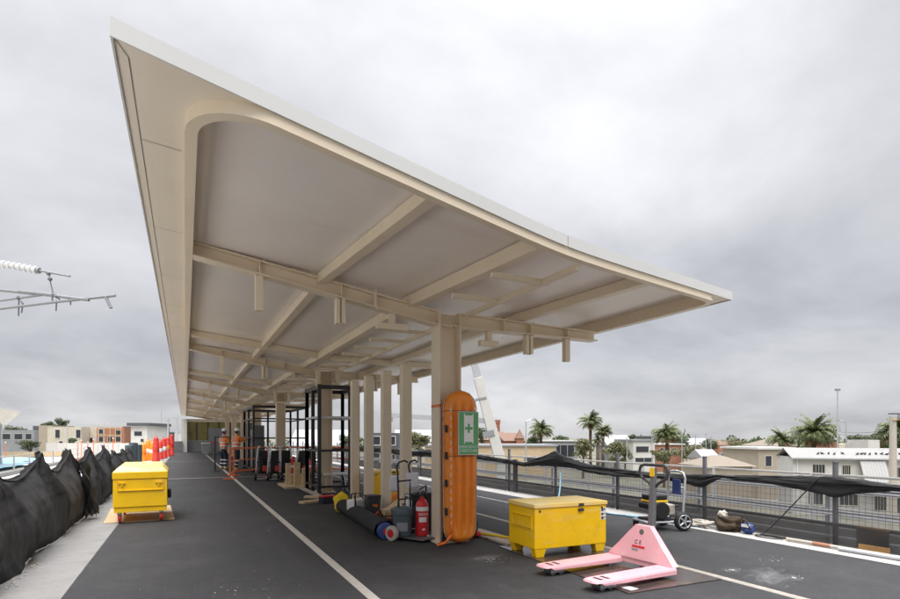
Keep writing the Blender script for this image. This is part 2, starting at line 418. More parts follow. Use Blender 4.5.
# dusty plaster splashes on the asphalt
mb = MB()
def splash(cx, cy, r, n):
    for _ in range(n):
        a = random.random()*6.28; d = r*abs(random.gauss(0, .5)); s = random.uniform(.003, .012)*(1.2 - min(1, d/r))
        x0, y0 = cx+d*math.cos(a)*1.6, cy+d*math.sin(a)
        k = 6; mb.add([(x0+s*random.uniform(.5,1.2)*math.cos(6.28*i/k), y0+s*random.uniform(.5,1.2)*math.sin(6.28*i/k), .0045+random.random()*.001) for i in range(k)], [tuple(range(k))])
splash(5.35, 4.05, .16, 22); splash(5.62, 3.55, .16, 22); splash(3.2, 5.6, .35, 40); splash(.4, 5.6, 1.0, 30); splash(1.0, 9, 1.6, 40); splash(6.2, 4.2, .5, 20); splash(-.55, 4.6, .2, 10)
tag(mb.build('plaster_flecks', M['line']), kind='stuff')
for cx_, cy_, rx, ry in ((5.36,4.05,.26,.18),(5.62,3.55,.26,.20),(5.45,3.7,.8,.4),(3.25,5.75,.5,.3)):
    d_ = MB().add([(-.5,-.5,0),(.5,-.5,0),(.5,.5,0),(-.5,.5,0)], [(0,1,2,3)]).build('dust_patch', 'dust'); d_.location = (cx_, cy_, .0042); d_.scale = (rx*2, ry*2, 1); d_.rotation_euler = (0, 0, cx_*3)
    tag(d_, kind='stuff')
# track troughs on both sides of the platform
struct('track_bed', MB().box(7.9, 12.6, YB, 160, -1.6, -1.1), 'deck')
struct('track_bed', MB().box(-14.0, -1.9, YB, 160, -1.6, -.75), 'deck')
mb = MB()
for x in (9.2, 10.65): mb.box(x-.035, x+.035, YB, 160, -1.1, -.94)
for x in (-4.2, -5.65): mb.box(x-.035, x+.035, YB, 160, -.75, -.6)
struct('railway_track', mb, 'grey_post')
struct('street', MB().add([(30,-100,GZ+.01),(40,-100,GZ+.01),(40,500,GZ+.01),(30,500,GZ+.01)], [(0,1,2,3)]), 'road')

# ================================================================== CANOPY
YF0 = 3.57; YC = 62.0
XL, XR = -.37, 6.30
def zF(x):
    zl = 3.64 - .1147*(x+.37); zr = 3.225 - .008*(x-3.25); k = .05
    return .5*(zl+zr+math.sqrt((zl-zr)**2 + k*k)) - .004
def yF(x): return YF0 + .19*x
canopy = thing('platform_canopy', 'long cream steel platform canopy with gull wing roof, white fascia and central posts', 'canopy', (3.3, 6.98, 0))
cl = Vector((3.3, 6.98, 0))
def cpart(name, mb, m, parent=canopy, **kw):
    mb.v = [p - cl for p in mb.v]; return mb.build(name, m, parent, **kw)
xs = [XL + (XR-XL)*i/60 for i in range(61)]
# fascia band (front, sides) : outer skin with a return
def band(mb, pts, h0, h1, th):
    """pts: list of (x,y, inward normal)"""
    for (x0,y0,nx0,ny0), (x1,y1,nx1,ny1) in zip(pts[:-1], pts[1:]):
        a0, a1 = zF(x0), zF(x1)
        mb.hexa([(x0,y0,a0+h0),(x1,y1,a1+h0),(x1+nx1*th,y1+ny1*th,a1+h0),(x0+nx0*th,y0+ny0*th,a0+h0)],
                [(x0,y0,a0+h1),(x1,y1,a1+h1),(x1+nx1*th,y1+ny1*th,a1+h1),(x0+nx0*th,y0+ny0*th,a0+h1)])
mb = MB()
xa = [x for x in xs if x <= 3.245] + [3.245]; xb = [3.257] + [x for x in xs if x > 3.257]
for seg in (xa, xb): band(mb, [(x, yF(x), -.18, .98) for x in seg], .0, .107, .012)
band(mb, [(XL, yF(XL)+.013, 1, 0), (XL, YC, 1, 0)], .0, .107, .012)
band(mb, [(XR, yF(XR)+.013, -1, 0), (XR, YC, -1, 0)], .0, .107, .012)
band(mb, [(x, YC+.002, 0, -1) for x in xs], .0, .107, .012)
cpart('fascia', mb, 'fascia')
# roof sheet
mb = MB()
def roof_fn(a, b):
    x = XL + .006 + (XR-XL-.012)*a; y0 = yF(x)+.006; yy = y0 + (YC-.03-y0)*b
    e = min(x-XL, XR-x, (yy-y0), YC-yy); return Vector((x, yy, zF(x) + .104 + .16*min(1, max(0, e)/.6)))
ys_ = [0, .004, .0104, .5, .9896, .996, 1]
vs = []; nx_ = 60
for b in ys_:
    for i in range(nx_+1): vs.append(roof_fn(i/nx_, b))
mb.add(vs, [(j*(nx_+1)+i, j*(nx_+1)+i+1, (j+1)*(nx_+1)+i+1, (j+1)*(nx_+1)+i) for j in range(len(ys_)-1) for i in range(nx_)])
cpart('roof_sheet', mb, 'corr_grey', smooth='all')
# ring path (centre line): along the left, round the corner, along the skewed front, small corner, back along the right
RX0, RX1 = .035, 5.98
def ring_path():
    off = .058
    p = []
    sl_ = .19; nrm = math.sqrt(1+sl_*sl_)
    def yr(x): return yF(x) + off
    # left corner radius
    r1 = .42; r2 = .26
    # corner at (RX0, yr(RX0)) between up-direction (0,1) and front direction
    d1 = Vector((0,1,0)); d2 = Vector((1, sl_, 0)).normalized()
    def corner(c, da, db, r, n):
        ang = da.angle(db); t = r/math.tan(ang/2)
        pa, pb = c+da*t, c+db*t
        bis = (da+db).normalized(); o = c + bis*(r/math.sin(ang/2))
        va, vb = pa-o, pb-o; tot = va.angle(vb); ax = va.cross(vb).normalized()
        return [o + Matrix.Rotation(tot*i/n, 3, ax) @ va for i in range(n+1)]
    c1 = Vector((RX0, yr(RX0), 0)); c2 = Vector((RX1, yr(RX1), 0))
    p1 = corner(c1, d1, d2, r1, 14); p2 = corner(c2, -d2, d1, r2, 10)
    path = [Vector((RX0, YC-.3, 0))]
    yy = YC-.3
    path += [Vector((RX0, 30, 0)), Vector((RX0, 10, 0))]
    path += p1
    x = p1[-1].x + .15
    while x < p2[0].x - .05: path.append(Vector((x, yr(x), 0))); x += .15
    path += p2 + [Vector((RX1, 10, 0)), Vector((RX1, 30, 0)), Vector((RX1, YC-.3, 0))]
    return path
RP = ring_path()
def ring_section(path, d_in, d_out, h0, h1, mb, ztop=None):
    n = len(path); secs = []
    for i, p in enumerate(path):
        d = (path[min(i+1,n-1)] - path[max(i-1,0)]).normalized(); nn = Vector((-d.y, d.x, 0))
        q = [p + nn*d_out, p + nn*d_in]; # nn = left of travel = inside of the loop
        secs.append([Vector((q[0].x,q[0].y,zF(q[0].x)+h0)), Vector((q[1].x,q[1].y,zF(q[1].x)+h0)), Vector((q[1].x,q[1].y,zF(q[1].x)+h1)), Vector((q[0].x,q[0].y,zF(q[0].x)+(h1 if d_out > 0 else h1)))])
    vs = [p for s_ in secs for p in s_]
    fs = [(4*i+j, 4*i+(j+1)%4, 4*(i+1)+(j+1)%4, 4*(i+1)+j) for i in range(n-1) for j in range(4)] + [(0,1,2,3), (4*n-4,4*n-3,4*n-2,4*n-1)]
    mb.add(vs, fs)
mb = MB(); ring_section(RP, .04, -.04, -.075, .092, mb); cpart('ring_beam', mb, 'cream', smooth=True)
# soffit margin between the ring and the fascia
mb = MB(); inner = []; outer = []
n = len(RP)
for i, p in enumerate(RP):
    d = (RP[min(i+1,n-1)] - RP[max(i-1,0)]).normalized(); nn = Vector((-d.y, d.x, 0)); q = p - nn*.035
    inner.append(q)
    dl = q.x - (XL+.0125); dr = (XR-.0125) - q.x; df = q.y - (yF(q.x)+.0125)
    # direction away from the loop
    o_ = -nn
    best = 9
    if o_.x < -1e-4: best = min(best, dl/-o_.x)
    if o_.x > 1e-4: best = min(best, dr/o_.x)
    fy = -(o_.y - .19*o_.x)
    if fy > 1e-4: best = min(best, df/fy)
    outer.append(q + o_*max(best, .004))
cornL = Vector((XL+.0125, yF(XL+.0125)+.0125, 0)); cornR = Vector((XR-.0125, yF(XR-.0125)+.0125, 0))
def sub(a, b, k=6): return [a.lerp(b, t/k) for t in range(k+1)]
def sv(p, dz=.012): return Vector((p.x, p.y, zF(p.x)+dz))
for i in range(n-1):
    k = 6
    A = sub(inner[i], outer[i], k); B = sub(inner[i+1], outer[i+1], k)
    mb.add([sv(q) for q in A+B], [(j, j+1, k+1+j+1, k+1+j) for j in range(k)])
    a, b = outer[i], outer[i+1]
    for c_, isl in ((cornL, True), (cornR, False)):
        onL = (abs(a.x-(XL+.0125)) < .01) if isl else (abs(b.x-(XR-.0125)) < .01)
        onF = (abs(b.y-(yF(b.x)+.0125)) < .01) if isl else (abs(a.y-(yF(a.x)+.0125)) < .01)
        if onL and onF: mb.add([sv(a), sv(c_), sv(b)], [(0,1,2)])
cpart('soffit', mb, 'soffit', smooth='all')
# seams of the soffit sheets
mb = MB()
def strip(a, b, wdt, dz=.0085):
    a, b = Vector(a), Vector(b); d = (b-a).normalized(); nn = Vector((-d.y, d.x, 0))*wdt/2
    q = [a+nn, b+nn, b-nn, a-nn]; mb.add([sv(p, dz) for p in q], [(0,1,2,3)])
strip((XL+.02, yF(XL)+.03, 0), (XL+.075, yF(XL)+.16, 0), .005); strip((XL+.075, yF(XL)+.16, 0), (XL+.075, YC-1, 0), .005)
yy = 4.62
while yy < 58: strip((XL+.078, yy, 0), (RX0-.06, yy, 0), .006); yy += 1.86
cpart('seam', mb, 'seam')
# ceiling
mb = MB()
def ceil_fn(a, b):
    x = .05 + (RX1-.075)*a; y0 = yF(x)+.075; return Vector((x, y0 + (YC-.3-y0)*b, zF(x)+.091))
mb.grid(ceil_fn, 40, 1); cpart('ceiling', mb, 'ceiling', smooth='all')
# purlins along the roof, and a cross member in every bay
for x, wd, dp in ((1.55, .12, .12), (2.78, .13, .15), (4.52, .12, .12)):
    z1 = zF(x)+.086
    cpart('purlin', MB().box(x-wd/2, x+wd/2, 6.98, YC-.4, z1-dp, z1), 'cream', bevel=.006)
    xe = x + .085*2.6; y0 = yF(xe)+.11; xe = x + .085*(6.98-y0); za = zF(xe)+.086; ya = 6.979   # the end bay is splayed square to the skewed front
    cpart('purlin', MB().hexa([(xe-wd/2,y0,za-dp),(xe+wd/2,y0+.19*wd,za-dp),(x+wd/2,ya,z1-dp),(x-wd/2,ya,z1-dp)], [(xe-wd/2,y0,za),(xe+wd/2,y0+.19*wd,za),(x+wd/2,ya,z1),(x-wd/2,ya,z1)]), 'cream', bevel=.006)
BY = [6.98 + 7.45*k for k in range(8)]
def cross(yc, wd, dp):
    mb = MB(); X = [.10 + (5.90-.10)*i/24 for i in range(25)]
    for a, b in zip(X[:-1], X[1:]):
        za, zb = zF(a)+.082, zF(b)+.082
        mb.hexa([(a,yc-wd,za-dp),(b,yc-wd,zb-dp),(b,yc+wd,zb-dp),(a,yc+wd,za-dp)], [(a,yc-wd,za),(b,yc-wd,zb),(b,yc+wd,zb),(a,yc+wd,za)])
    return mb
for yb in BY[:-1]:
    cpart('cross_purlin', cross(yb+5.6, .06, .13), 'cream')
# light service frame hanging on the right of the middle purlin
for s0, s1 in ((4.35, 6.7), (7.6, 13.9), (15.2, 21.4), (22.6, 28.8)):
    mb = MB(); z1 = 3.16
    mb.box(3.47, 3.53, s0, s1, z1-.06, z1)
    yy = s0 + .6
    while yy < s1:
        mb.box(2.86, 3.468, yy-.03, yy+.03, z1-.055, z1-.003); mb.box(3.532, 3.57, yy-.03, yy+.03, z1-.055, z1-.003); yy += .92
    cpart('service_frame', mb, 'cream')
# beams and columns
def ibeam(mb, p, wdt=.19, tf=.016, tw=.012):
    """p: list of (x, zbottom, ztop) ; web along x at y=0"""
    for (x0,b0,t0), (x1,b1,t1) in zip(p[:-1], p[1:]):
        for (l0,h0,l1,h1,hw) in ((b0,b0+tf,b1,b1+tf,wdt/2), (t0-tf,t0,t1-tf,t1,wdt/2), (b0+tf,t0-tf,b1+tf,t1-tf,tw/2)):
            mb.hexa([(x0,-hw,l0),(x1,-hw,l1),(x1,hw,l1),(x0,hw,l0)], [(x0,-hw,h0),(x1,-hw,h1),(x1,hw,h1),(x0,hw,h0)])
LB = [(-.005, 3.53, 3.69), (3.135, 2.99, 3.19)]
RB = [(3.465, 2.985, 3.19), (5.93, 2.985, 3.125)]
def lerp_b(P, x):
    (x0,b0,t0),(x1,b1,t1) = P; t = (x-x0)/(x1-x0); return b0+(b1-b0)*t, t0+(t1-t0)*t
bm_left, bm_right = MB(), MB()
ibeam(bm_left, LB); ibeam(bm_right, RB)
for P, m_, xs_ in ((LB, bm_left, (.80, 1.79, 2.22)), (RB, bm_right, (4.2, 4.67, 5.35))):
    for x in xs_:
        b, t = lerp_b(P, x)
        for s_ in (-1, 1): m_.box(x-.006, x+.006, *sorted((s_*.0065, s_*.094)), b+.014, t-.014)
# clip plates above the bottom flange standing proud
for x in (2.24,):
    b, t = lerp_b(LB, x); bm_left.box(x-.012, x+.012, -.10, -.0955, b-.02, t+.05)
colm = MB()
z1 = 3.17
for s_ in (-1, 1): colm.box(*sorted((s_*.165, s_*.147)), -.14, .14, 0, z1)
colm.box(-.1465, .1465, -.006, .006, 0, z1)
capm = MB().box(-.146, .146, -.139, -.0065, 2.985, 2.998).box(-.146, .146, .0065, .139, 2.985, 2.998)
basem = MB().box(-.24, .24, -.22, .22, .001, .022)
for a in (-.2, .2):
    for b in (-.18, .18): basem.cyl((a,b,.022), (a,b,.06), .016, n=8)
hang = []
def stub(x, zb, double=False, tee=None):
    P = LB if x < 3.3 else RB; b, t = lerp_b(P, x); m_ = MB()
    if tee:
        m_.box(x-.04, x+.04, -.04, .04, zb+.08, b-.001); m_.box(x-tee/2, x+tee/2, -.045, .045, zb, zb+.08)
    elif double:
        m_.box(x-.06, x-.012, -.05, .05, zb, b-.001); m_.box(x+.012, x+.06, -.05, .05, zb+.0, b-.001); m_.box(x-.0115, x+.0115, -.01, .01, zb+.03, b-.002)
    else: m_.box(x-.045, x+.045, -.045, .045, zb, b-.001)
    hang.append((m_, x))
stub(.80, 2.97); stub(1.79, 2.90, True); stub(2.49, 2.885, tee=.42); stub(3.98, 2.77, tee=.30); stub(4.67, 2.70, True); stub(5.38, 2.63)
bl0 = br0 = None
for k, yb in enumerate(BY):
    off = Vector((-cl.x, yb-cl.y, 0))
    if k == 0:
        bl0 = bm_left.build('beam', 'cream', canopy); bl0.location = off
        br0 = bm_right.build('beam', 'cream', canopy); br0.location = off
        hs = []
        for m_, x in hang:
            h = m_.build('hanger', 'cream', bl0 if x < 3.3 else br0, bevel=.004); hs.append((h, x))
        c0 = colm.build('column', 'cream', canopy); c0.location = (0, yb-cl.y, 0)
        cp0 = capm.build('stiffener', 'cream', c0); bs0 = basem.build('base_plate', 'cream', c0)
    else:
        a = bl0.copy(); COL.objects.link(a); a.location = off
        b = br0.copy(); COL.objects.link(b); b.location = off
        for h, x in hs:
            if k > 3 or (k > 1 and x > 3.3): continue
            h2 = h.copy(); COL.objects.link(h2); h2.parent = a if x < 3.3 else b
        c = c0.copy(); COL.objects.link(c); c.location = (0, yb-cl.y, 0)
        for q in (cp0, bs0): q2 = q.copy(); COL.objects.link(q2); q2.parent = c
# bolts on the first beams' clips and on the column head
for P, par, xs_ in ((LB, bl0, (.80, 1.79, 2.22)), (RB, br0, (4.2, 4.67, 5.35))):
    m_ = MB()
    for x in xs_:
        b, t = lerp_b(P, x)
        for dx in (-.05, .05):
            for yy in (-.06,): m_.cyl((x+dx, yy, b-.012), (x+dx, yy, b), .012, n=6); m_.cyl((x+dx, yy, t), (x+dx, yy, t+.018), .014, n=6)
    m_.build('bolt', 'cream', par)
m_ = MB()
for x in (-.11, -.04, .04, .11): m_.cyl((x, -.10, 2.965), (x, -.10, 2.985), .013, n=6)
m_.build('bolt', 'cream', c0)
# the orange stripe of tape round the first column
tp = MB().box(-.168, -.1655, -.141, .141, 1.86, 1.90); tp.box(-.166, -.14, -.1435, -.141, 1.86, 1.90); tp.build('tape_band', 'orange_paint', c0)
# white strips added for the bright light gap on the far ceiling
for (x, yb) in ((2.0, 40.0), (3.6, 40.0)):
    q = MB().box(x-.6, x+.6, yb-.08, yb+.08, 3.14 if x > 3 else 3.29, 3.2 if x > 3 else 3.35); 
    cpart('ceiling_glint', q, 'white')

# timber-coloured steel posts of the bench wall, under a lintel
posts = []
for i, (x, y) in enumerate(((3.3, 11.6), (3.3, 10.6), (3.3, 9.55), (3.3, 8.55))):
    o = MB().box(-.075, .075, -.075, .075, .018, 2.66).box(-.13, .13, -.13, .13, .001, .018)
    labs = ('beige square post between dark lift frame and second bare post', 'second beige square post from the dark lift frame',
            'beige square post in front of the far yellow box', 'beige square post nearest the hand trolley and red extinguisher')
    r = thing('square_post', labs[i], 'post', (x, y, 0), 0, 'beige square posts in a row under the canopy')
    MB().box(-.08, .08, -.08, .08, .018, 2.66).build('shaft', 'cream', r, bevel=.008)
    bp = MB().box(-.14, .14, -.14, .14, .001, .018)
    for a in (-.1, .1):
        for b in (-.1, .1): bp.cyl((a,b,.018), (a,b,.045), .012, n=6)
    bp.build('base_plate', 'cream', r)
# ================================================================== FENCES
def interp(tab, y):
    if y <= tab[0][0]: return tab[0][1]
    for (a, va), (b, vb) in zip(tab[:-1], tab[1:]):
        if y <= b:
            t = (y-a)/(b-a); t = t*t*(3-2*t)*.5 + t*.5
            return va + (vb-va)*t
    return tab[-1][1]
# ---- right hand fence
fr = thing('site_fence', 'post and rail fence with rolled black shade cloth over grey netting at right', 'fence', (7.85, 4.4, 0))
FX = 7.85
ypost = [4.4 + 2.06*k for k in range(-3, 24)]
for i, y in enumerate(ypost):
    m_ = MB().cyl((0, y-4.4, -.12), (0, y-4.4, 1.10), .034, n=10).box(-.07, .07, y-4.4-.07, y-4.4+.07, -.12, -.10)
    m_.build('post', 'grey_post', fr)
    MB().cyl((0, y-4.4, 1.1005), (0, y-4.4, 1.125), .04, n=10).build('post_cap', 'grey_post', fr)
y0, y1 = ypost[0]-4.4, ypost[-1]-4.4
for z, r in ((.755, .018), (.44, .019), (.27, .026)):
    MB().cyl((.046, y0, z), (.046, y1, z), r, n=8).build('rail', 'galv' if z != .27 else 'dark_metal', fr)
# one fat strapped stanchion
MB().box(-.10, -.04, 13.75-1.6-4.4, 13.9-1.6-4.4, .0, .86).build('stanchion', 'dark_metal', fr, bevel=.01)
top = [(-2,.86),(2.3,.84),(3.0,.85),(3.7,.862),(4.05,.90),(4.4,.925),(4.8,.90),(5.3,.872),(6.1,.835),(6.5,.82),(7.4,.78),(8.55,.82),(9.3,.86),(10.0,.98),(10.55,1.11),(11.1,.96),(11.8,.80),(12.6,.85),(14.4,.93),(16,.90),(18,1.0),(20,.9),(22,1.0),(40,.95)]
bot = [(-2,.77),(2.3,.77),(3.0,.78),(3.7,.785),(4.05,.73),(4.4,.64),(4.75,.70),(5.3,.76),(6.1,.78),(6.5,.60),(6.9,.65),(7.4,.69),(8.55,.65),(9.3,.68),(10.0,.76),(10.55,.76),(11.1,.75),(11.8,.70),(12.6,.73),(14.4,.79),(16,.74),(18,.75),(20,.7),(22,.75),(40,.7)]
def cloth_fn(a, b):
    y = -1.8 + a*31.5
    zt, zb = interp(top, y), interp(bot, y)
    ang = b*2*math.pi
    hgt = (zt-zb)/2; mid = (zt+zb)/2
    thick = .035 + .12*max(0, .2-hgt) + .02*nz(y*1.3, 4.1, 2)
    ca, sa = math.cos(ang), math.sin(ang)
    fold = 1 + .40*nz(y*1.1, ca*1.3, sa*1.3) + .45*nz(y*.7+ca*4.1, sa*4.1, 1.7) + .22*nz(y*3.2, ca*7, sa*7)
    x = -.055 + math.cos(ang)*thick*fold*1.2 + .02*nz(y*2.2, b*6, 3)
    z = mid + math.sin(ang)*hgt*(1 + .16*nz(y*2.6, ca*1.5, 9.0)+.10*nz(y*8, ca*2, 4)) + .012*nz(y*9, ca*3, sa*3)
    return Vector((x, y-4.4, z))
m_ = MB().grid(cloth_fn, 700, 40); m_.build('shade_cloth', 'cloth_black', fr, smooth='all')
def net_fn(a, b):
    y = -1.8 + a*31.5
    z = .03 + (interp(bot, y)+.05-.03)*b
    return Vector((-.045+.018*nz(y*1.7, z*3, 1)+.006*nz(y*7, z*7, 4), y-4.4, z))
MB().grid(net_fn, 260, 10).build('netting', 'net', fr, smooth='all')
def net2_fn(a, b):
    y = -1.8 + a*31.5; z = .012 + (.27+.02*nz(y*.8,0,0))*b
    return Vector((-.065+.025*nz(y*2.1, z*5, 8), y-4.4, z))
MB().grid(net2_fn, 260, 6).build('lower_netting', 'net_low', fr, smooth='all')
# welded wire between the posts
m_ = MB()
yy = 0.0
while yy < 14:
    m_.box(.02-.0016, .02+.0016, yy-4.4-.0016, yy-4.4+.0016, .3, .72); yy += .075
for z in (.36, .52, .6, .68): m_.box(.0235, .0265, -4.4, 14-4.4, z-.0015, z+.0015)
m_.build('wire_mesh', 'grey_post', fr)

# galvanised guard rail beyond, along the track
gr_ = thing('guard_rail', 'galvanised three rail guard rail along the track behind the right fence', 'railing', (8.75, 5, -.2))
for k in range(-2, 20):
    y = 2.3*k; MB().box(-.035, .035, y-.035, y+.035, -.9, .88).build('post', 'galv', gr_)
for z in (.85, .50, .16): MB().cyl((-.06, -5.5, z), (-.06, 45, z), .028, n=8).build('rail', 'galv', gr_)
# parapet at the far side of the track with two white rails
pp = thing('viaduct_parapet', 'pale concrete parapet with white handrails along far side of the right track', 'parapet', (13.0, 0, -1.1))
MB().box(-.12, .12, -14, 160, -.5, .55).build('wall', 'coping', pp)
for z in (.95, 1.42, 1.70): MB().cyl((0, -14, z), (0, 160, z), .03, n=8).build('rail', 'coping', pp)
for k in range(-4, 50): MB().box(-.03, .03, k*2.6-.03, k*2.6+.03, .551, 1.72).build('post', 'galv', pp)

# ---- left hand fence with sagging cloth
fl = thing('site_fence', 'left platform edge fence hung with sagging weathered black shade cloth in tent shaped peaks', 'fence', (-1.75, 9.2, 0))
lp = [-1.9, .3, 2.6, 4.85, 7.0, 9.2, 11.35, 13.55, 15.8, 18.0, 20.2, 22.4]
for y in lp:
    MB().cyl((-.06, y-9.2, -.12), (-.06, y-9.2, 1.20 if y < 17 else 1.05), .026, n=8).build('post', 'grey_post', fl)
MB().cyl((-.1, lp[0]-9.2, .5), (-.1, lp[-1]-9.2, .5), .02, n=8).build('rail', 'grey_post', fl)
MB().cyl((-.1, lp[0]-9.2, .9), (-.1, lp[-1]-9.2, .9), .02, n=8).build('rail', 'grey_post', fl)
pk = {y: (1.235 if y < 17 else 1.06) for y in lp}; pk[7.0] = 1.16
def left_top(y):
    base = .93 + .05*nz(y*.45, 3, 1)
    z = base
    for p in lp:
        d = abs(y-p); wd = .46 + .12*nz(p*1.7, 1, 1)
        z = max(z, base + (pk[p]+.03-base)*math.exp(-(d/wd)**1.05))
    return z
def mk_left(ya, yb, seed):
    def fn(a, b):
        y = ya + (yb-ya)*a
        zt = left_top(y); z = .015 + (zt-.015)*b
        d = min(abs(y-p) for p in lp)
        near = math.exp(-(d/.35)**2)
        belly = math.sin(math.pi*min(1, b*1.05))**.8 * (.10 + .10*(1-near)) * (1-.3*b)
        bottom = (1-b)**3 * (.10 + .10*nz(y*.9, seed, 2))
        x = .01 + belly + bottom
        # radial folds running from the peaks
        tmp = 0
        for p in lp:
            if abs(y-p) < 1.4:
                an = math.atan2(y-p, (pk[p]+.05-z)+.02); tmp += .035*math.sin(an*9+p)*math.exp(-((y-p)**2+(pk[p]-z)**2)/.6)
        x += tmp + .05*nz(y*1.6, z*2.6, seed) + .030*nz(y*5, z*3.2, seed+3) + .014*nz(y*13, z*8, seed+5)
        top_in = -.10*(b**6)
        return Vector((x + top_in, y-9.2, z + (.03*nz(y*2, 0, seed) if b < .1 else 0)))
    return MB().grid(fn, int((yb-ya)*26), 34)
mk_left(-1.9, 11.62, 1).build('shade_cloth', 'cloth_left', fl, smooth='all')
mk_left(11.45, 22.4, 5).build('shade_cloth', 'cloth_left', fl, smooth='all')
# rolled lip along the top and the torn flap
def lip(a, b):
    y = -1.9 + 24.3*a; z = left_top(y) - .01; an = b*2*math.pi
    r = .014 + .008*nz(y*2.4, 2, 2)
    return Vector((-.045 + r*math.cos(an)*1.2 + .03*nz(y*1.9, 5, 5), y-9.2, z - .02 + r*math.sin(an)*1.3 + .01*nz(y*6, b*3, 2)))
MB().grid(lip, 520, 8).build('cloth_hem', 'cloth_left', fl, smooth='all')
def flap(a, b):
    w_ = .30 + .50*b*(1-b*.55)
    y = 11.25 + w_*(a-.3) + .10*b; z = 1.02 - .96*b*(1-.22*abs(nz(a*4.2,7,3))*2)
    return Vector((.16 + .16*b + .05*math.sin(a*11+b*2) + .07*nz(a*3, b*4, 2), y-9.2, z + .05*nz(a*5, b*2, 8)))
MB().grid(flap, 22, 30).build('torn_flap', 'cloth_black', fl, smooth='all')

# gravel and dirt lying along the left hem
m_ = MB()
for _ in range(260):
    y = random.uniform(2, 8.2); x = -1.56 + abs(random.gauss(0, .05)); s = random.uniform(.004, .013)
    m_.sphere((x, y, .003+s*.5), (s, s*random.uniform(.7,1.3), s*.6), 6, 4)
tag(m_.build('gravel', M['pale_rag']), kind='stuff')

# ================================================================== YELLOW SITE BOXES
def site_box(label, loc, rotz, L_, W_, H_, ft=.10):
    """long side along x, front = -y"""
    t = thing('site_box', label, 'tool box', loc, rotz)
    hx, hy = L_/2, W_/2
    b = MB().box(-hx, hx, -hy, hy, ft, H_-.055)
    # pressed panel ribs on the long side
    body = b.build('body', 'yellow', t, bevel=.008)
    lid = MB().hexa([(-hx-.012,-hy-.014,H_-.052),(hx+.012,-hy-.014,H_-.052),(hx+.012,hy+.01,H_-.052),(-hx-.012,hy+.01,H_-.052)],
                    [(-hx-.012,-hy-.014,H_-.004),(hx+.012,-hy-.014,H_-.004),(hx+.012,hy+.01,H_),(-hx-.012,hy+.01,H_)])
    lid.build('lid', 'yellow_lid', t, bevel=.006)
    m_ = MB().box(-hx-.02, -hx-.0125, -hy+.05, hy-.07, H_-.235, H_-.225)   # recessed grip frame of the end panel
    m_ = MB()
    for z0, z1 in ((H_-.31, H_-.303), (H_-.155, H_-.148)): m_.box(-hx-.010, -hx-.0005, -hy+.06, hy-.08, z0, z1)
    for y_ in (-hy+.06, hy-.087): m_.box(-hx-.010, -hx-.0005, y_, y_+.007, H_-.302, H_-.156)
    ep = m_.build('end_panel', 'yellow', t)
    MB().box(-hx-.006, -hx-.0008, -hy+.07, hy-.09, H_-.302, H_-.298).build('grip_slot', 'seam', ep)
    for sx in (-1, 1):
        for sy in (-1, 1):
            cx_, cy_ = sx*(hx-.085), sy*(hy-.06)
            m_ = MB().hexa([(cx_-.055,cy_-.045,.0),(cx_+.055,cy_-.045,.0),(cx_+.055,cy_+.045,.0),(cx_-.055,cy_+.045,.0)],
                           [(cx_-.08,cy_-.055,ft-.001),(cx_+.08,cy_-.055,ft-.001),(cx_+.08,cy_+.055,ft-.001),(cx_-.08,cy_+.055,ft-.001)])
            m_.build('foot', 'yellow', t, bevel=.004)
    for z in (H_-.05, H_-.115):
        MB().box(.18*L_*.5, .18*L_*.5+.075, -hy-.022, -hy-.0145 if z > H_-.06 else -hy-.001, z, z+.032).build('lock_plate', 'dark_metal', t)
    for x in (-hx+.07, hx-.07):
        MB().box(x-.012, x+.012, -hy-.008, -hy-.0006, H_-.10, H_-.075).build('hinge_plug', 'dark_metal', t)
    st = MB().box(hx-.085, hx-.012, -hy-.003, -hy-.0007, H_-.24, H_-.09).build('sticker', 'paper', t)
    m_ = MB()
    for k, (a, b_) in enumerate(((.0, .035), (.05, .08), (.1, .14))):
        m_.box(hx-.078, hx-.045, -hy-.0042, -hy-.0032, H_-.235+a, H_-.235+b_); m_.box(hx-.038, hx-.019, -hy-.0042, -hy-.0032, H_-.235+a+.012, H_-.235+b_-.005)
    m_.build('printing', 'dark_metal', st)
    return t
site_box('yellow steel site box with pale dusty lid standing on the sheets beside the pink pallet jack', (4.26, 5.71, .012), R(-1.5), 1.06, .60, .64)
site_box('yellow site box partly hidden behind the bare square posts', (3.86, 11.3, 0), R(2), .72, .60, .74)
# wheeled one at the left
t = thing('wheeled_site_box', 'yellow wheeled site box with red castors on a plywood sheet at the left edge', 'tool box', (-.69, 11.25, .016), R(1.0))
hx, hy = .40, .66
prof = [(-hy, .20), (-hy, .72), (-hy+.05, .735), (hy, .735), (hy, .20)]
MB().box(-hx, hx, -hy, hy, .26, .725).build('body', 'yellow', t, bevel=.008)
MB().box(-hx+.012, hx-.012, -hy+.015, hy-.015, .17, .259).build('skirt', 'yellow', t, bevel=.006)
lidm = MB().hexa([(-hx-.004,-hy-.008,.845),(hx+.004,-hy-.008,.845),(hx+.004,hy+.004,.845),(-hx-.004,hy+.004,.845)], [(-hx+.07,-hy+.12,.925),(hx-.07,-hy+.12,.925),(hx-.09,hy-.05,.965),(-hx+.09,hy-.05,.965)])
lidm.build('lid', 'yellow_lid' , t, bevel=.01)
MB().box(-hx-.008, hx+.008, -hy-.012, hy+.008, .731, .844).build('lid_flange', 'yellow', t, bevel=.006)
ep = MB()
ep.box(-hx+.07, hx-.07, -hy-.02, -hy-.0005, .535, .545)
for sx in (-1, 1): ep.box(*sorted((sx*(hx-.062), sx*(hx-.069))), -hy-.014, -hy-.0005, .546, .70)
e = ep.build('end_panel', 'yellow', t)
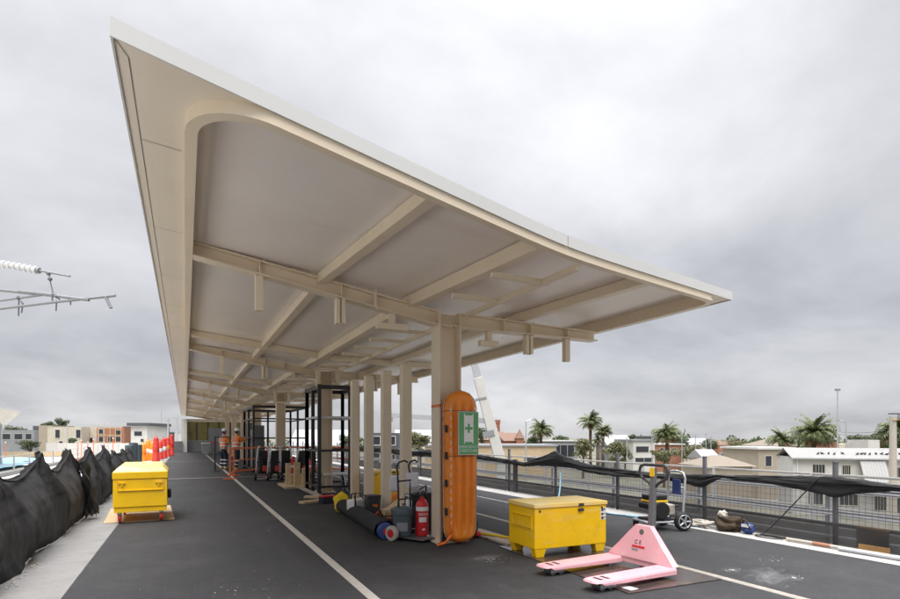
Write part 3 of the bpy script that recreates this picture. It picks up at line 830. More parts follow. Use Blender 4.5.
for sx in (-1, 1):
    MB().box(sx*.27-.05, sx*.27+.05, -hy-.022, -hy-.0008, .655, .672).box(sx*.27-.012, sx*.27+.012, -hy-.02, -hy-.0008, .61, .654).build('bracket', 'yellow', e)
MB().box(hx+.001, hx+.06, -.35, -.12, .36, .50).build('side_handle', 'black', t, bevel=.01)
for sx in (-1, 1):
    for sy in (-1, 1):
        c_ = MB().box(sx*.31-.035, sx*.31+.035, sy*.54-.05, sy*.54+.05, .135, .169)
        for s2 in (-.028, .023): c_.box(sx*.31+s2, sx*.31+s2+.005, sy*.54-.03, sy*.54+.03, .05, .134)
        c1 = c_.build('castor', 'galv', t)
        MB().lathe([(.03,-.02),(.068,-.02),(.072,-.012),(.072,.012),(.068,.02),(.03,.02)], (sx*.31, sy*.54, .073), 18, 'x').build('wheel', 'red', c1, smooth=True)
t_ = MB().box(-.56, .50, -1.0, 1.2, .0, .014).build('plywood_sheet', 'ply', None, bevel=.002)
t_.location = (-.72, 11.75, .004); t_.rotation_euler = (0, 0, R(3)); tag(t_, 'pale plywood sheet under the wheeled yellow site box', 'plywood')

# ================================================================== SHEETS UNDER THE PALLET JACK
o = MB().box(-.61, .61, -1.2, 1.2, 0, .010).build('formply_sheet', 'darkply', None, bevel=.002)
o.location = (4.31, 5.04, .001); o.rotation_euler = (0, 0, R(-1)); tag(o, 'dark wet formply sheet lying under the pallet jack and yellow box', 'plywood')
o = MB().box(-.15, .15, -.7, .7, 0, .03).build('plank', 'pale_rag', None, bevel=.003)
o.location = (3.98, 6.95, .002); o.rotation_euler = (0, 0, R(2)); tag(o, 'weathered plank on the asphalt between orange stretcher and yellow box', 'plank')
pts = [Vector((4.35, 6.1, .04)), Vector((4.15, 6.35, .045)), Vector((4.0, 6.7, .05)), Vector((3.82, 7.05, .05)), Vector((3.72, 7.3, .02))]
tag(MB().tube(pts, .016, 8).build('yellow_hose', 'yellowcloth', None, smooth='all'), 'short yellow hose lying on the plank by the stretcher foot', 'hose')
o = MB().box(-.05, .05, -.075, .075, 0, .002).build('paper_tag', 'paper', None); o.location = (3.80, 3.98, .0125); o.rotation_euler = (0, 0, R(8))
tag(o, 'small white label lying on the corner of the dark sheet', 'label')

# ================================================================== PINK PALLET JACK
t = thing('pallet_jack', 'pink hand pallet jack with grey tow handle parked on dark sheet', 'pallet jack', (4.42, 4.50, .012), R(5))
for s_ in (-1, 1):
    yc = s_*.345
    ol = [(-1.06, -.045), (-1.04, -.082), (-.97, -.095), (.06, -.095), (.06, .095), (-.97, .095), (-1.04, .082), (-1.06, .045)]
    m_ = MB()
    zt = .098
    # top skin, slightly chamfered, and folded side skirts
    top_ = [(x, yc+y_, zt) for x, y_ in ol]; lo_ = [(x*(1.0) if x > -1 else x-.008, yc+y_*1.1, zt-.018) for x, y_ in ol]
    n_ = len(ol)
    m_.add(top_+lo_, [tuple(range(n_))] + [(i, (i+1)%n_, n_+(i+1)%n_, n_+i) for i in range(n_)])
    for sy in (-1, 1):
        m_.hexa([(-.96, yc+sy*.1080, .055), (.06, yc+sy*.1080, .030), (.06, yc+sy*.102, .030), (-.96, yc+sy*.102, .055)],
                [(-1.0, yc+sy*.1080, .079), (.06, yc+sy*.1080, .079), (.06, yc+sy*.102, .079), (-1.0, yc+sy*.102, .079)])
    fk = m_.build('fork', 'pink', t, bevel=.003)
    sm = MB()
    for x0 in (-.96, -.87): sm.box(x0, x0+.035, yc-.055, yc+.055, zt+.0005, zt+.002)
    sm.build('slot', 'black', fk)
    MB().cyl((-.93, yc-.05, .030), (-.93, yc+.05, .030), .041, n=14).cyl((-.82, yc-.05, .030), (-.82, yc+.05, .030), .041, n=14).build('load_roller', 'grey_post', fk, smooth=True)
    MB().box(-.97, -.78, yc-.068, yc-.056, .02, .075).box(-.97, -.78, yc+.056, yc+.068, .02, .075).build('roller_frame', 'galv', fk)
# triangular head plate leaning slightly back
A = [(.02, -.42, .10), (.02, .42, .10), (.02, .42, .125), (.085, .085, .465), (.085, -.085, .465), (.02, -.42, .125)]
hd = MB().prism(A, (.010, 0, 0)).build('head_plate', 'pink', t, bevel=.002)
m_ = MB()
m_.hexa([(.021,-.436,.099),(.115,-.436,.099),(.115,-.421,.099),(.021,-.421,.099)], [(.086,-.099,.47),(.15,-.099,.47),(.15,-.0855,.47),(.086,-.0855,.47)])
m_.hexa([(.021,.421,.099),(.115,.421,.099),(.115,.436,.099),(.021,.436,.099)], [(.086,.0855,.47),(.15,.0855,.47),(.15,.099,.47),(.086,.099,.47)])
m_.box(.086, .15, -.085, .085, .458, .468)
m_.build('head_flange', 'pink', t, bevel=.002)
MB().box(.032, .11, -.418, .418, .04, .098).build('cross_frame', 'pink', t, bevel=.004)
# decals on the plate: plane facing -x, leaning
lean = math.atan2(.065, .34)
def decal(yc, zc): 
    x = .02 + (zc-.125)*.065/.34 - .0015
    return Matrix.Translation((x, yc, zc)) @ Matrix.Rotation(lean, 4, 'Y') @ UP_X
text_part('letter', 'C', .062, 'dark_metal', hd, decal(.055, .285)); text_part('letter', 'E', .062, 'dark_metal', hd, decal(.0, .285))
q = MB().box(-.085, .085, -.011, .011, 0, .0008); q.xform(decal(.02, .238)); q.build('warning_strip', 'red', hd)
q = MB().box(-.085, .0, -.010, .010, 0, .0008); q.xform(decal(.02, .205)); q.build('maker_plate', 'midgrey', hd)
q = MB().lathe([(.022,0),(.030,0),(.030,.001),(.022,.001)], n=18); q.xform(decal(.0, .40)); q.build('emblem', 'seam', hd)
# hydraulic pump, steer wheels and tow handle
MB().cyl((.19, 0, .16), (.19, 0, .40), .055, n=16).cyl((.19, 0, .401), (.19, 0, .46), .03, n=12).build('hydraulic_pump', 'grey_post', t, smooth=True)
MB().box(.10, .26, -.09, .09, .17, .21).build('steering_yoke', 'grey_post', t, bevel=.006)
for s_ in (-1, 1):
    MB().lathe([(.03,-.03),(.082,-.03),(.088,-.02),(.088,.02),(.082,.03),(.03,.03)], (.20, s_*.075, .089), 18, 'y').build('steer_wheel', 'black', t, smooth=True)
MB().hexa([(.205,-.035,.43),(.265,-.035,.43),(.265,.035,.43),(.205,.035,.43)], [(.250,-.030,1.09),(.290,-.030,1.09),(.290,.030,1.09),(.250,.030,1.09)]).build('tow_bar', 'grey_post', t, bevel=.006)
loop = []
pl = [(0, .86), (.07, .93), (.17, .985), (.195, 1.05), (.18, 1.105), (.13, 1.125), (0, 1.125)]
loop = [Vector((.27, y_, z)) for y_, z in pl] + [Vector((.27, -y_, z)) for y_, z in pl[-2:0:-1]]
MB().tube(loop, .017, 8, closed=True).build('handle_loop', 'dark_metal', t, smooth='all')
MB().box(.235, .249, -.028, .028, 1.0, 1.09).build('handle_label', 'yellow', t)
tp = MB().tube([(.27,.0,1.02),(.262,.07,1.0),(.26,.13,.985)], .008, 6); tp.build('release_lever', 'black', t)

# ================================================================== ORANGE STRETCHER AND SIGN
t = thing('basket_stretcher', 'upright orange plastic basket stretcher leaning on the first canopy column', 'stretcher', (3.375, 6.70, 0), R(2))
HS, WS, DS = 2.06, .245, .115
def half_w(z):
    r = WS; 
    rt, rb_ = .25, .20
    if z > HS-rt: d = (z-(HS-rt))/rt; return max(.004, WS*math.sqrt(max(0, 1-d**2.2)))
    if z < rb_: d = (rb_-z)/rb_; return max(.004, (WS*.96)*math.sqrt(max(0, 1-d**2.6)))
    return WS*(.96 + .04*min(1, (z-rb_)/.6))
def shell(a, b):
    z = HS*(.5-.5*math.cos(math.pi*b)); s = 2*a-1; wv = half_w(z)
    end = min(1, min(z, HS-z)/.07); prof = (1-abs(s)**5)**.7 if abs(s) < 1 else 0
    g_ = abs(math.cos(s*math.pi*2.0))**5; rib = -.042*g_*(1 if abs(s) < .92 else 0)*min(1, max(0, min(z-.10, HS-.12-z)/.14)) + (.012 if abs(z-1.98*.9) < .02 else 0)*0
    return Vector((s*wv, -DS*prof*(.25+.75*max(0, end)**.4) - rib*prof + .02*(z/HS), .02+z))
sh = MB().grid(shell, 44, 90).build('shell', 'orange', t, smooth='all')
bk = [Vector((half_w(HS*k/30)*1.0, .021, .02+HS*k/30)) for k in range(31)]
bk = bk + [Vector((-p.x, p.y, p.z)) for p in bk[::-1]]
MB().prism(bk, (0, .012, 0)).build('rim_flange', 'orange', t)
rope = []
for k in range(0, 61):
    z = HS*k/60; rope.append(Vector((-half_w(z)-.012+.005*math.sin(k*2.1), -.012+.015*(z/HS), .02+z)))
rope2 = [Vector((-p.x, p.y, p.z)) for p in rope[::-1]]
MB().tube(rope+rope2, .007, 6, closed=True).build('lifting_rope', 'pale_rag', t, smooth='all')
dashes = MB()
for k in range(16):
    z = .16 + k*.108; dashes.tube([(-half_w(z)*.80, -.108, z), (-half_w(z)*.81, -.108, z+.055)], .005, 5)
dashes.build('stitching_rope', 'paper', t)
for z in (1.36, 1.76): pass
for z in (.45, .83, 1.20, 1.56):
    MB().box(-WS-.006, -WS+.022, -.072, -.028, z-.05, z+.05).build('hand_slot', 'black', t, bevel=.01)
for z in (1.17, 1.78):
    ln = []
    for k in range(21):
        s = -.98+1.96*k/20; b = math.acos(1-2*(z)/HS)/math.pi; p = shell((s+1)/2, b); ln.append(p + Vector((0,-.003,0)))
    MB().tube(ln, .0045, 5).build('strap', 'seam', t)
sg = thing('stretcher_sign', 'green and white emergency stretcher sign fixed on the orange stretcher', 'sign', (3.425, 6.545, 1.50), R(2))
MB().box(-.155, .155, -.004, .004, -.29, .29).build('backing', 'white', sg, bevel=.002)
MB().box(-.148, .148, -.0065, -.0045, -.283, .283).build('green_field', 'green', sg)
MB().box(-.072, .072, -.009, -.007, -.118, .238).build('pictogram', 'white', sg)
m_ = MB()
for sx in (-1, 1):
    m_.box(*sorted((sx*.058, sx*.072)), -.009, -.007, .2385, .262); m_.box(*sorted((sx*.058, sx*.072)), -.009, -.007, -.142, -.1185)
m_.build('stretcher_pole', 'white', sg)
MB().box(-.016, .016, -.0115, -.0095, .005, .125).box(-.0585, -.0165, -.0115, -.0095, .048, .082).box(.0165, .0585, -.0115, -.0095, .048, .082).build('cross', 'green', sg)
for s_, z in (('EMERGENCY', -.185), ('STRETCHER', -.237)):
    text_part('lettering', s_, .052, 'white', sg, Matrix.Translation((0, -.0076, z)) @ UP_Y)
# black rucksack thing behind and orange strap at the foot
t = thing('backpack', 'black backpack slumped behind the foot of the orange stretcher', 'bag', (3.72, 7.05, 0), R(10))
MB().sphere((0, 0, .17), (.12, .10, .18), 16, 12, jit=.25).build('bag_body', 'felt', t, smooth='all')
MB().tube([(-.05,-.09,.30),(-.07,-.13,.2),(-.05,-.12,.06)], .014, 6).build('strap', 'black', t)
MB().box(.02, .10, -.13, -.07, .02, .09).build('pocket', 'red_plastic', t, bevel=.02)
pts = [Vector((3.10,6.72,.03)), Vector((3.02,6.66,.012)), Vector((3.0,6.58,.02)), Vector((3.08,6.52,.07)), Vector((3.18,6.55,.16)), Vector((3.2,6.62,.35)), Vector((3.19,6.66,.72))]
m_ = MB()
for a, b in zip(pts[:-1], pts[1:]): m_.tube([a, a.lerp(b,.5), b], .018, 6)
tag(m_.build('orange_strap', 'orange_paint', None, smooth='all'), 'orange webbing strap curled round the base of the first column', 'strap')
pts = [Vector((3.82,6.75,.02)), Vector((3.95,6.68,.02)), Vector((4.05,6.82,.02)), Vector((3.95,7.0,.02)), Vector((3.85,6.9,.025)), Vector((4.0,6.75,.03))]
tag(MB().tube(pts, .008, 6).build('cable', 'black', None, smooth='all'), 'short black cable coiled on the asphalt right of the stretcher', 'cable')
o = MB().prism([(0,0,0),(.16,0,.05),(.20,0,.26),(.02,0,.20)], (0,.02,0)).build('rubber_flap', 'black', None, bevel=.004)
o.location = (3.13, 6.75, .02); tag(o, 'black rubber flap propped against the column base beside the extinguisher', 'mud flap')

# ================================================================== HAND TRUCK WITH EXTINGUISHER
t = thing('hand_trolley', 'black tube hand trolley with red hubbed wheels carrying extinguisher and drum', 'hand trolley', (2.86, 7.38, 0), R(28))
rails = MB()
for sx in (-1, 1):
    rails.tube([(sx*.13, .02, .10), (sx*.13, .04, .55), (sx*.13, .055, .95), (sx*.13, .075, 1.03), (sx*.125, .03, 1.09), (sx*.115, -.06, 1.115), (sx*.10, -.11, 1.09)], .014, 8)
for z in (.30, .56, .82): rails.tube([(-.13, .03, z), (.13, .03, z)], .011, 8)
rails.build('tube_frame', 'steel_dark', t, smooth='all')
MB().box(-.20, .22, -.46, .0, .035, .045).build('toe_plate', 'grey_post', t, bevel=.003)
MB().tube([(-.29,.02,.105),(.29,.02,.105)], .011, 8).build('axle', 'galv', t)
for sx in (-1, 1):
    wl = MB().lathe([(.06,-.03),(.085,-.034),(.105,-.024),(.105,.024),(.085,.034),(.06,.03)], (sx*.29, .02, .105), 22, 'x').build('wheel', 'pale_rag', t, smooth=True)
    MB().lathe([(.02,-.036),(.058,-.030),(.058,.030),(.02,.036)], (sx*.29, .02, .105), 16, 'x').build('hub', 'red', wl, smooth=True)
for z in (.15, .37):
    MB().lathe([(.094,z),(.098,z),(.098,z+.03),(.094,z+.03)], (.115, -.17, .05), 20).build('strap_ring', 'black', t, smooth=True)
fe = thing('fire_extinguisher', 'large red fire extinguisher with white band strapped on the hand trolley', 'fire extinguisher', (3.04, 7.235, .046))
MB().lathe([(.075,0),(.088,.012),(.09,.03),(.09,.42),(.080,.47),(.05,.51),(.028,.525),(.028,.55)], n=24).build('cylinder', 'red', fe, smooth=True)
lb = MB().lathe([(.0895,.355),(.0912,.356),(.0912,.414),(.0895,.415)], n=24).build('white_band', 'white', fe, smooth=True)
m_ = MB()
def on_cyl(mb, a0, a1, z0, z1, r=.0912, k=5):
    vs = []
    for i in range(k+1):
        a = R(a0+(a1-a0)*i/k); vs += [Vector((r*math.sin(a), -r*math.cos(a), z0)), Vector((r*math.sin(a), -r*math.cos(a), z1))]
    mb.add(vs, [(2*i, 2*i+2, 2*i+3, 2*i+1) for i in range(k)])
on_cyl(m_, -50, 20, .20, .27)
for zz in (.295, .315): 
    for a in range(-55, 40, 14): on_cyl(m_, a, a+9, zz, zz+.011, k=2)
on_cyl(m_, -20, 5, .085, .11)
m_.build('label_panel', 'paper', fe)
MB().cyl((0,0,.551),(0,0,.60),.018,n=12).box(-.012,.012,-.10,.03,.60,.615).box(-.012,.012,-.11,.03,.625,.637).build('valve', 'dark_metal', fe)
MB().tube([(0,.02,.575),(.06,.04,.60),(.10,.02,.52),(.105,.0,.35),(.105,0,.2)], .011, 8).build('discharge_hose', 'black', fe, smooth='all')
MB().tube([(-.03,-.01,.59),(-.06,-.03,.63),(-.02,-.05,.66),(.03,-.03,.63)], .006, 6).build('safety_pin', 'galv', fe)
dr = thing('plastic_drum', 'slate grey plastic drum with flat lid riding on the hand trolley', 'drum', (2.79, 7.35, .046))
MB().lathe([(.115,0),(.125,.01),(.135,.28),(.135,.29)], n=24).build('drum_body', 'bluegrey', dr, smooth=True)
MB().lathe([(.142,.291),(.145,.30),(.145,.385),(.135,.40),(.12,.405)], n=24).build('lid', 'bluegrey', dr, smooth=True)
m_ = MB(); on_cyl(m_, -60, 10, .08, .2, r=.1345); m_.build('label_panel', 'midgrey', dr)
for lab, x, y, z, w_, h_, a in (('white laminated notice hanging left of the trolley handle', 2.72, 7.50, .66, .16, .24, 8), ('white laminated notice hanging right of the trolley handle', 2.99, 7.46, .70, .18, .23, -6)):
    o = MB().grid(lambda a_, b_: Vector(((a_-.5)*w_, .012*math.sin(a_*3+b_*2), b_*h_)), 6, 6); o = o.build('notice', 'paper', None, smooth='all')
    s_ = o.modifiers.new('thick', 'SOLIDIFY'); s_.thickness = .002
    o.location = (x, y, z); o.rotation_euler = (R(2), R(a/2), R(a)); tag(o, lab, 'notice', 'white notices on the hand trolley')
o = thing('spray_bottle', 'small white spray bottle beside the trolley drum', 'bottle', (2.95, 7.52, .40))
MB().lathe([(.04,0),(.045,.02),(.045,.12),(.018,.16),(.018,.18)], n=14).build('flask', 'white', o, smooth=True)
MB().box(-.05,.02,-.015,.015,.181,.21).build('trigger', 'white', o)
cr = thing('tool_case', 'dark grey tool case sitting behind the trolley drum', 'tool case', (2.98, 7.66, 0))
MB().box(-.22, .22, -.10, .10, 0, .395).build('case_body', 'dark_metal', cr, bevel=.012)
MB().tube([(-.08,0,.396),(-.07,0,.45),(.07,0,.45),(.08,0,.396)], .012, 8).build('grip', 'black', cr)
tb = thing('tool_case', 'open black tool case behind the red extinguisher with cables', 'tool case', (3.25, 7.85, 0), R(20))
MB().box(-.2, .2, -.12, .12, 0, .58).build('case_body', 'felt', tb, bevel=.015)
MB().tube([(-.1,-.05,.58),(-.05,-.12,.68),(.05,-.1,.70),(.12,-.03,.62),(.14,.02,.58)], .012, 7).build('cable', 'black', tb)

# ================================================================== ROLL, BAG, TOOLS
ro = thing('cloth_roll', 'long black roll of shade cloth on a blue core lying on the asphalt', 'cloth roll', (2.61, 8.92, .13), R(-2.3))
def rollf(a, b):
    y = -1.48 + 2.96*b; an = a*2*math.pi; r = .135 + .012*nz(math.cos(an)*1.5, math.sin(an)*1.5, y*1.4) + .008*nz(math.cos(an)*4, math.sin(an)*4, y*5)
    sag = -.02*math.sin(b*3)
    return Vector((r*math.cos(an)*1.12 + .09*math.sin(b*2.2), y, r*.9*math.sin(an)+sag))
rl = MB().grid(rollf, 28, 90); 
rl.build('rolled_cloth', 'felt', ro, smooth='all')
MB().lathe([(.05,-1.58),(.115,-1.57),(.120,-1.53),(.120,-1.47),(.05,-1.46)], (0,0,-.01), 20, 'y').build('core', 'bluecore', ro, smooth=True)
MB().lathe([(.02,-1.592),(.05,-1.592),(.05,-1.5805),(.02,-1.5805)], (0,0,-.01), 14, 'y').build('core_ring', 'red', ro)
yb_ = thing('yellow_bag', 'crumpled bright yellow bag on the far end of the black roll', 'bag', (2.74, 10.6, .16), 0)
def blob(c, r, sd, amp=.35):
    def fn(a, b):
        t, p = 2*math.pi*a, math.pi*b; d = Vector((math.sin(p)*math.cos(t), math.sin(p)*math.sin(t), math.cos(p)))
        k = 1 + amp*noise.noise(d*1.6+Vector((sd,0,0))) + amp*.6*noise.noise(d*4+Vector((0,sd,0)))
        return Vector(c)+Vector((d.x*r[0]*k, d.y*r[1]*k, d.z*r[2]*k))
    return MB().grid(fn, 28, 18)
blob((0,0,.03), (.15,.14,.17), 3.1, .22).build('sack', 'yellowcloth', yb_, smooth='all')
blob((-.06,-.13,-.07), (.09,.09,.09), 5.1, .25).build('loose_end', 'yellowcloth', yb_, smooth='all')
cs = thing('cut_off_saw', 'white and black petrol cut off saw between yellow bag and grey tub', 'power saw', (2.72, 9.55, .0), R(30))
MB().box(-.12, .14, -.10, .10, .14, .34).build('engine_cover', 'white', cs, bevel=.03)
MB().box(-.10, .12, -.09, .09, .02, .139).build('engine', 'black', cs, bevel=.02)
MB().lathe([(.02,-.006),(.15,-.006),(.15,.006),(.02,.006)], (.34, .05, .17), 24, 'y').build('cutting_disc', 'grey_post', cs, smooth=True)
MB().box(.12, .36, .02, .04, .15, .22).build('arm', 'midgrey', cs, bevel=.008)
MB().tube([(-.1,-.11,.2),(-.12,-.12,.42),(0,-.02,.45),(.02,.11,.42),(.03,.12,.2)], .014, 8).build('handle', 'black', cs, smooth='all')
gt = thing('tub', 'dark grey square tub standing between the bare square posts', 'tub', (2.98, 9.35, 0))
MB().hexa([(-.09,-.09,0),(.09,-.09,0),(.09,.09,0),(-.09,.09,0)], [(-.12,-.12,.40),(.12,-.12,.40),(.12,.12,.40),(-.12,.12,.40)]).build('tub_body', 'dark_metal', gt, bevel=.01)
MB().box(-.127,.127,-.127,.127,.4005,.425).build('rim', 'dark_metal', gt, bevel=.006)
MB().box(-.03,.06,-.1205,-.112,.22,.27).build('sticker', 'orange_paint', gt)
hb = thing('tool_belt', 'dark tool belt with orange tabs heaped before the grey tub', 'tool belt', (2.88, 9.0, 0))
blob((0,0,.10), (.16,.14,.13), 8.2, .5).build('pouch', 'felt', hb, smooth='all')
MB().obox((-.02,-.15,.13), (.02,.012,.14), (0,R(40),0)).obox((.06,-.14,.16), (.02,.012,.10), (0,R(-30),0)).build('tab', 'orange_paint', hb)
for i, (lab, x, y, z, L_, w_, h_, a) in enumerate((('long timber plank lying behind the bare square posts', 3.35, 9.2, .24, 1.9, .10, .045, 62), ('short timber block on the asphalt near the trolley drum', 2.78, 7.95, .0, .5, .10, .09, 70),
      ('stacked timber offcut under the long plank', 3.35, 9.0, .12, .7, .12, .11, 20), ('grey timber offcut lying beside the tool belt', 2.85, 8.55, .0, .7, .09, .09, 80), ('timber offcut supporting the far end of the plank', 3.3, 9.9, .0, .5, .14, .23, 10))):
    o = MB().box(-L_/2, L_/2, -w_/2, w_/2, .002, h_).build('timber_plank', 'timber', None, bevel=.004)
    o.location = (x, y, z); o.rotation_euler = (0, 0, R(a)); tag(o, lab, 'timber')
ob = thing('fuel_can', 'orange fuel can standing in front of the far yellow box', 'fuel can', (3.75, 9.9, 0))
MB().box(-.2,.2,-.1,.1,.0,.36).build('can_body', 'orange', ob, bevel=.03)
MB().tube([(-.1,0,.36),(-.08,0,.42),(.08,0,.42),(.1,0,.36)], .014, 8).build('grip', 'orange', ob); MB().cyl((.15,0,.36),(.15,0,.40),.025,n=12).build('cap', 'black', ob)
def smooth_pts(p, k=6):
    out_ = []
    for i in range(len(p)-1):
        a, b, c, d = p[max(i-1,0)], p[i], p[i+1], p[min(i+2,len(p)-1)]
        for j in range(k):
            s = j/k; out_.append(.5*((2*b)+(c-a)*s+(2*a-5*b+4*c-d)*s*s+(3*b-a-3*c+d)*s**3))
    return out_ + [p[-1]]
# ================================================================== DARK STEEL LIFT FRAMES
def lift_frame(label, x0, x1, y0, y1, h, nx, ny, rails, infill=False):
    t = thing('lift_frame', label, 'steel frame', (x0, y0, 0), 0, 'dark steel lift frames round the canopy columns')
    W_, D_ = x1-x0, y1-y0; s = .042
    pos = sorted({(round(W_*i/nx,3), yy) for i in range(nx+1) for yy in (0.0, D_)} | {(xx, round(D_*j/ny,3)) for j in range(ny+1) for xx in (0.0, round(W_,3))})
    for (px, py) in pos:
        MB().box(px-s, px+s, py-s, py+s, .012, h).build('upright', 'steel_dark', t, bevel=.004)
        MB().box(px-.1, px+.1, py-.1, py+.1, .001, .012).build('base_plate', 'steel_dark', t)
    for k, z in enumerate(rails):
        for nm, bx in (('rail', (s+.001, W_-s-.001, -.04, .04)), ('rail', (s+.001, W_-s-.001, D_-.04, D_+.04)), ('rail', (-.04, .04, s+.001, D_-s-.001)), ('rail', (W_-.04, W_+.04, s+.001, D_-s-.001))):
            q = .05 if z > h-.2 else .028
            MB().box(bx[0]-(.05 if nm == 'rail' and bx[0] < 0 else 0)*0, bx[1], bx[2], bx[3], z-q, z+q).build(nm, 'steel_dark' if k % 2 else ('galv' if 0 < k < len(rails)-1 and 'near' in label else 'steel_dark'), t)
    return t
lift_frame('near dark steel lift frame with pale cross rails behind the square posts', 3.05, 4.05, 13.95, 15.5, 2.78, 1, 2, (.18, 1.10, 1.95, 2.72))
f2 = lift_frame('far dark steel lift frame beside the two workers', 2.5, 4.6, 23.6, 27.4, 2.75, 2, 2, (.12, 1.4, 2.2, 2.69))
MB().box(.06, .075, 2.0, 3.7, .15, 2.1).build('infill_panel', 'steel_dark', f2)
MB().box(.06, .075, .1, 1.8, .15, 1.75).build('infill_panel', 'midgrey', f2)
MB().box(.1, .9, 3.9, 3.93, .15, 2.0).build('infill_panel', 'midgrey', f2)
# cream bracket frame over column two and a wrapped duct
for k, yb in ((0, 14.43), (1, 21.88), (2, 29.33)):
    t = thing('service_bracket', ('cream bracket frame bolted under the beam above the near lift frame', 'cream bracket frame under the beam over the hand trolleys', 'cream bracket frame under the beam over the far lift frame')[k], 'bracket', (3.05, yb-.35, 2.6), 0, 'cream service brackets under the beams')
    for x in (0, .5):
        MB().box(x-.05, x+.05, -.05, .05, .19, .62).build('strut', 'cream', t)
    MB().box(-.05, .55, -.049, .049, .622, .70).build('crossbar', 'cream', t); MB().box(-.05, .55, -.049, .049, .12, .188).build('crossbar', 'cream', t)

# stone step slab under the near frame
o = MB().box(-.1, 1.3, -.25, 1.8, .0, .0).build if False else None
kb = MB().box(2.86, 2.98, 13.3, 18.2, .001, .05).build('timber_sleeper', 'pale_rag', None, bevel=.004); tag(kb, 'pale timber batten laid along the foot of the near lift frame', 'batten')
for i, (x, y, a, lab) in enumerate(((2.62, 12.3, 25, 'scrap board lying on the asphalt left of the yellow bag'), (2.82, 12.6, -30, 'second scrap board crossing under the lift frame corner'))):
    o = MB().box(-.4, .4, -.09, .09, .001, .05).build('scrap_board', 'timber', None, bevel=.004); o.location = (x, y, .051*i); o.rotation_euler = (0, 0, R(a)); tag(o, lab, 'timber')
pb = thing('red_tool_box', 'low dark red tool box with scrap boards by the near lift frame', 'tool box', (2.8, 12.0, 0), R(15))
MB().box(-.16, .16, -.1, .1, 0, .14).build('box_body', 'navy', pb, bevel=.01); MB().box(-.165, .165, -.105, .105, .1405, .17).build('lid', 'red', pb, bevel=.008)
st = thing('step_stool', 'white topped trestle stool standing inside the near lift frame', 'stool', (3.55, 14.5, 0), R(10))
MB().box(-.35, .35, -.13, .13, .44, .50).build('top', 'white', st, bevel=.01)
for sx in (-1, 1):
    for sy in (-1, 1): MB().cyl((sx*.33, sy*.16, 0), (sx*.24, sy*.08, .44), .018, n=6).build('leg', 'galv', st)
gp_ = MB().cyl((3.95, 13.6, .0), (3.93, 13.7, 1.35), .022, n=8).build('green_pole', 'green', None); tag(gp_, 'slim green pole propped against the near lift frame', 'pole')

# timber blocks by the lift frame
for i, (x, y, w_, d_, h_) in enumerate(((2.72, 16.6, .14, .14, .62), (2.88, 16.1, .16, .14, .66), (3.1, 15.95, .2, .2, .50), (2.98, 16.9, .5, .3, .28))):
    o = MB().box(-w_/2, w_/2, -d_/2, d_/2, .062, .06+h_).build('timber_block', 'timber', None, bevel=.006); o.location = (x, y, 0)
    tag(o, ('leftmost upright timber block beside the hand trolleys', 'middle upright timber block beside the near lift frame', 'right upright timber block touching the near lift frame', 'low wide timber block behind the upright ones')[i], 'timber block', 'timber blocks by the lift frame')
o = MB().box(2.5, 3.35, 15.7, 17.2, .0012, .06).build('timber_pallet', 'timber', None, bevel=.006); tag(o, 'flat timber base under the upright timber blocks', 'pallet')

wbg = thing('cloth_bag', 'small white cloth bag slumped between yellow bag and saw', 'bag', (2.95, 10.2, .12))
blob((0,0,.02), (.14,.13,.16), 9.3, .3).build('bag_body', 'white', wbg, smooth='all'); MB().tube([(-.08,0,.12),(-.04,-.02,.26),(.05,0,.25),(.08,.02,.12)], .01, 6).build('strap', 'navy', wbg, smooth='all')
rg = thing('rag_pile', 'heap of brown rags and straps under the long plank', 'rags', (2.98, 8.35, .05))
blob((0,0,.03), (.22,.20,.10), 7.3, .5).build('cloth', 'sack', rg, smooth='all'); blob((.12,-.14,.02), (.12,.10,.07), 3.7, .5).build('cloth', 'pale_rag', rg, smooth='all')
MB().tube(smooth_pts([Vector((-.2,-.2,.0)),Vector((-.1,-.1,.12)),Vector((.05,-.2,.10)),Vector((.2,-.05,.12)),Vector((.1,.15,.10)),Vector((-.1,.1,.13))]), .012, 6).build('strap', 'orange_paint', rg, smooth='all')
# hand trolleys lined up
def trolley(label, loc, rz):
    t = thing('stair_trolley', label, 'hand trolley', loc, rz, 'black and white hand trolleys lined up')
    for sx in (-1, 1):
        MB().tube([(sx*.225, -.02, .12), (sx*.20, .05, .7), (sx*.165, .10, 1.06), (sx*.11, .13, 1.14)], .027, 8).build('side_rail', 'white', t, smooth='all')
        wl = MB().lathe([(.05,-.03),(.11,-.035),(.125,-.02),(.125,.02),(.11,.035),(.05,.03)], (sx*.24, .04, .125), 16, 'x').build('wheel', 'black', t, smooth=True)
        MB().lathe([(.01,-.037),(.055,-.036),(.055,.036),(.01,.037)], (sx*.24, .04, .125), 12, 'x').build('hub', 'galv', wl)
    MB().box(-.13, .13, .0, .02, .22, 1.0).xform(Matrix.Rotation(R(-4), 4, 'X')).build('back_panel', 'black', t, bevel=.005)
    m_ = MB()
    for z in (.25, .6, 1.08): m_.tube([(-.2, .0+z*.09, z), (.2, .0+z*.09, z)], .016, 8)
    m_.build('crossbar', 'black', t)
    MB().box(-.2, .2, -.26, -.02, .03, .045).build('toe_plate', 'galv', t)
    MB().sphere((.03, .06, .52), (.10, .07, .26), 14, 10, jit=.2).build('strapped_bundle', 'felt', t, smooth='all')
    MB().box(-.12, .02, .10, .16, .30, .50).build('tool_pouch', 'red_plastic', t, bevel=.03)
    return t
t0 = trolley('hand trolley nearest the orange barrier, leftmost of the lined up trolleys', (2.35, 19.3, 0), R(172))
dup(t0, (2.66, 19.0, 0), R(190), 'second hand trolley from the orange barrier')
dup(t0, (3.05, 19.2, 0), R(178), 'hand trolley just left of the third canopy column')
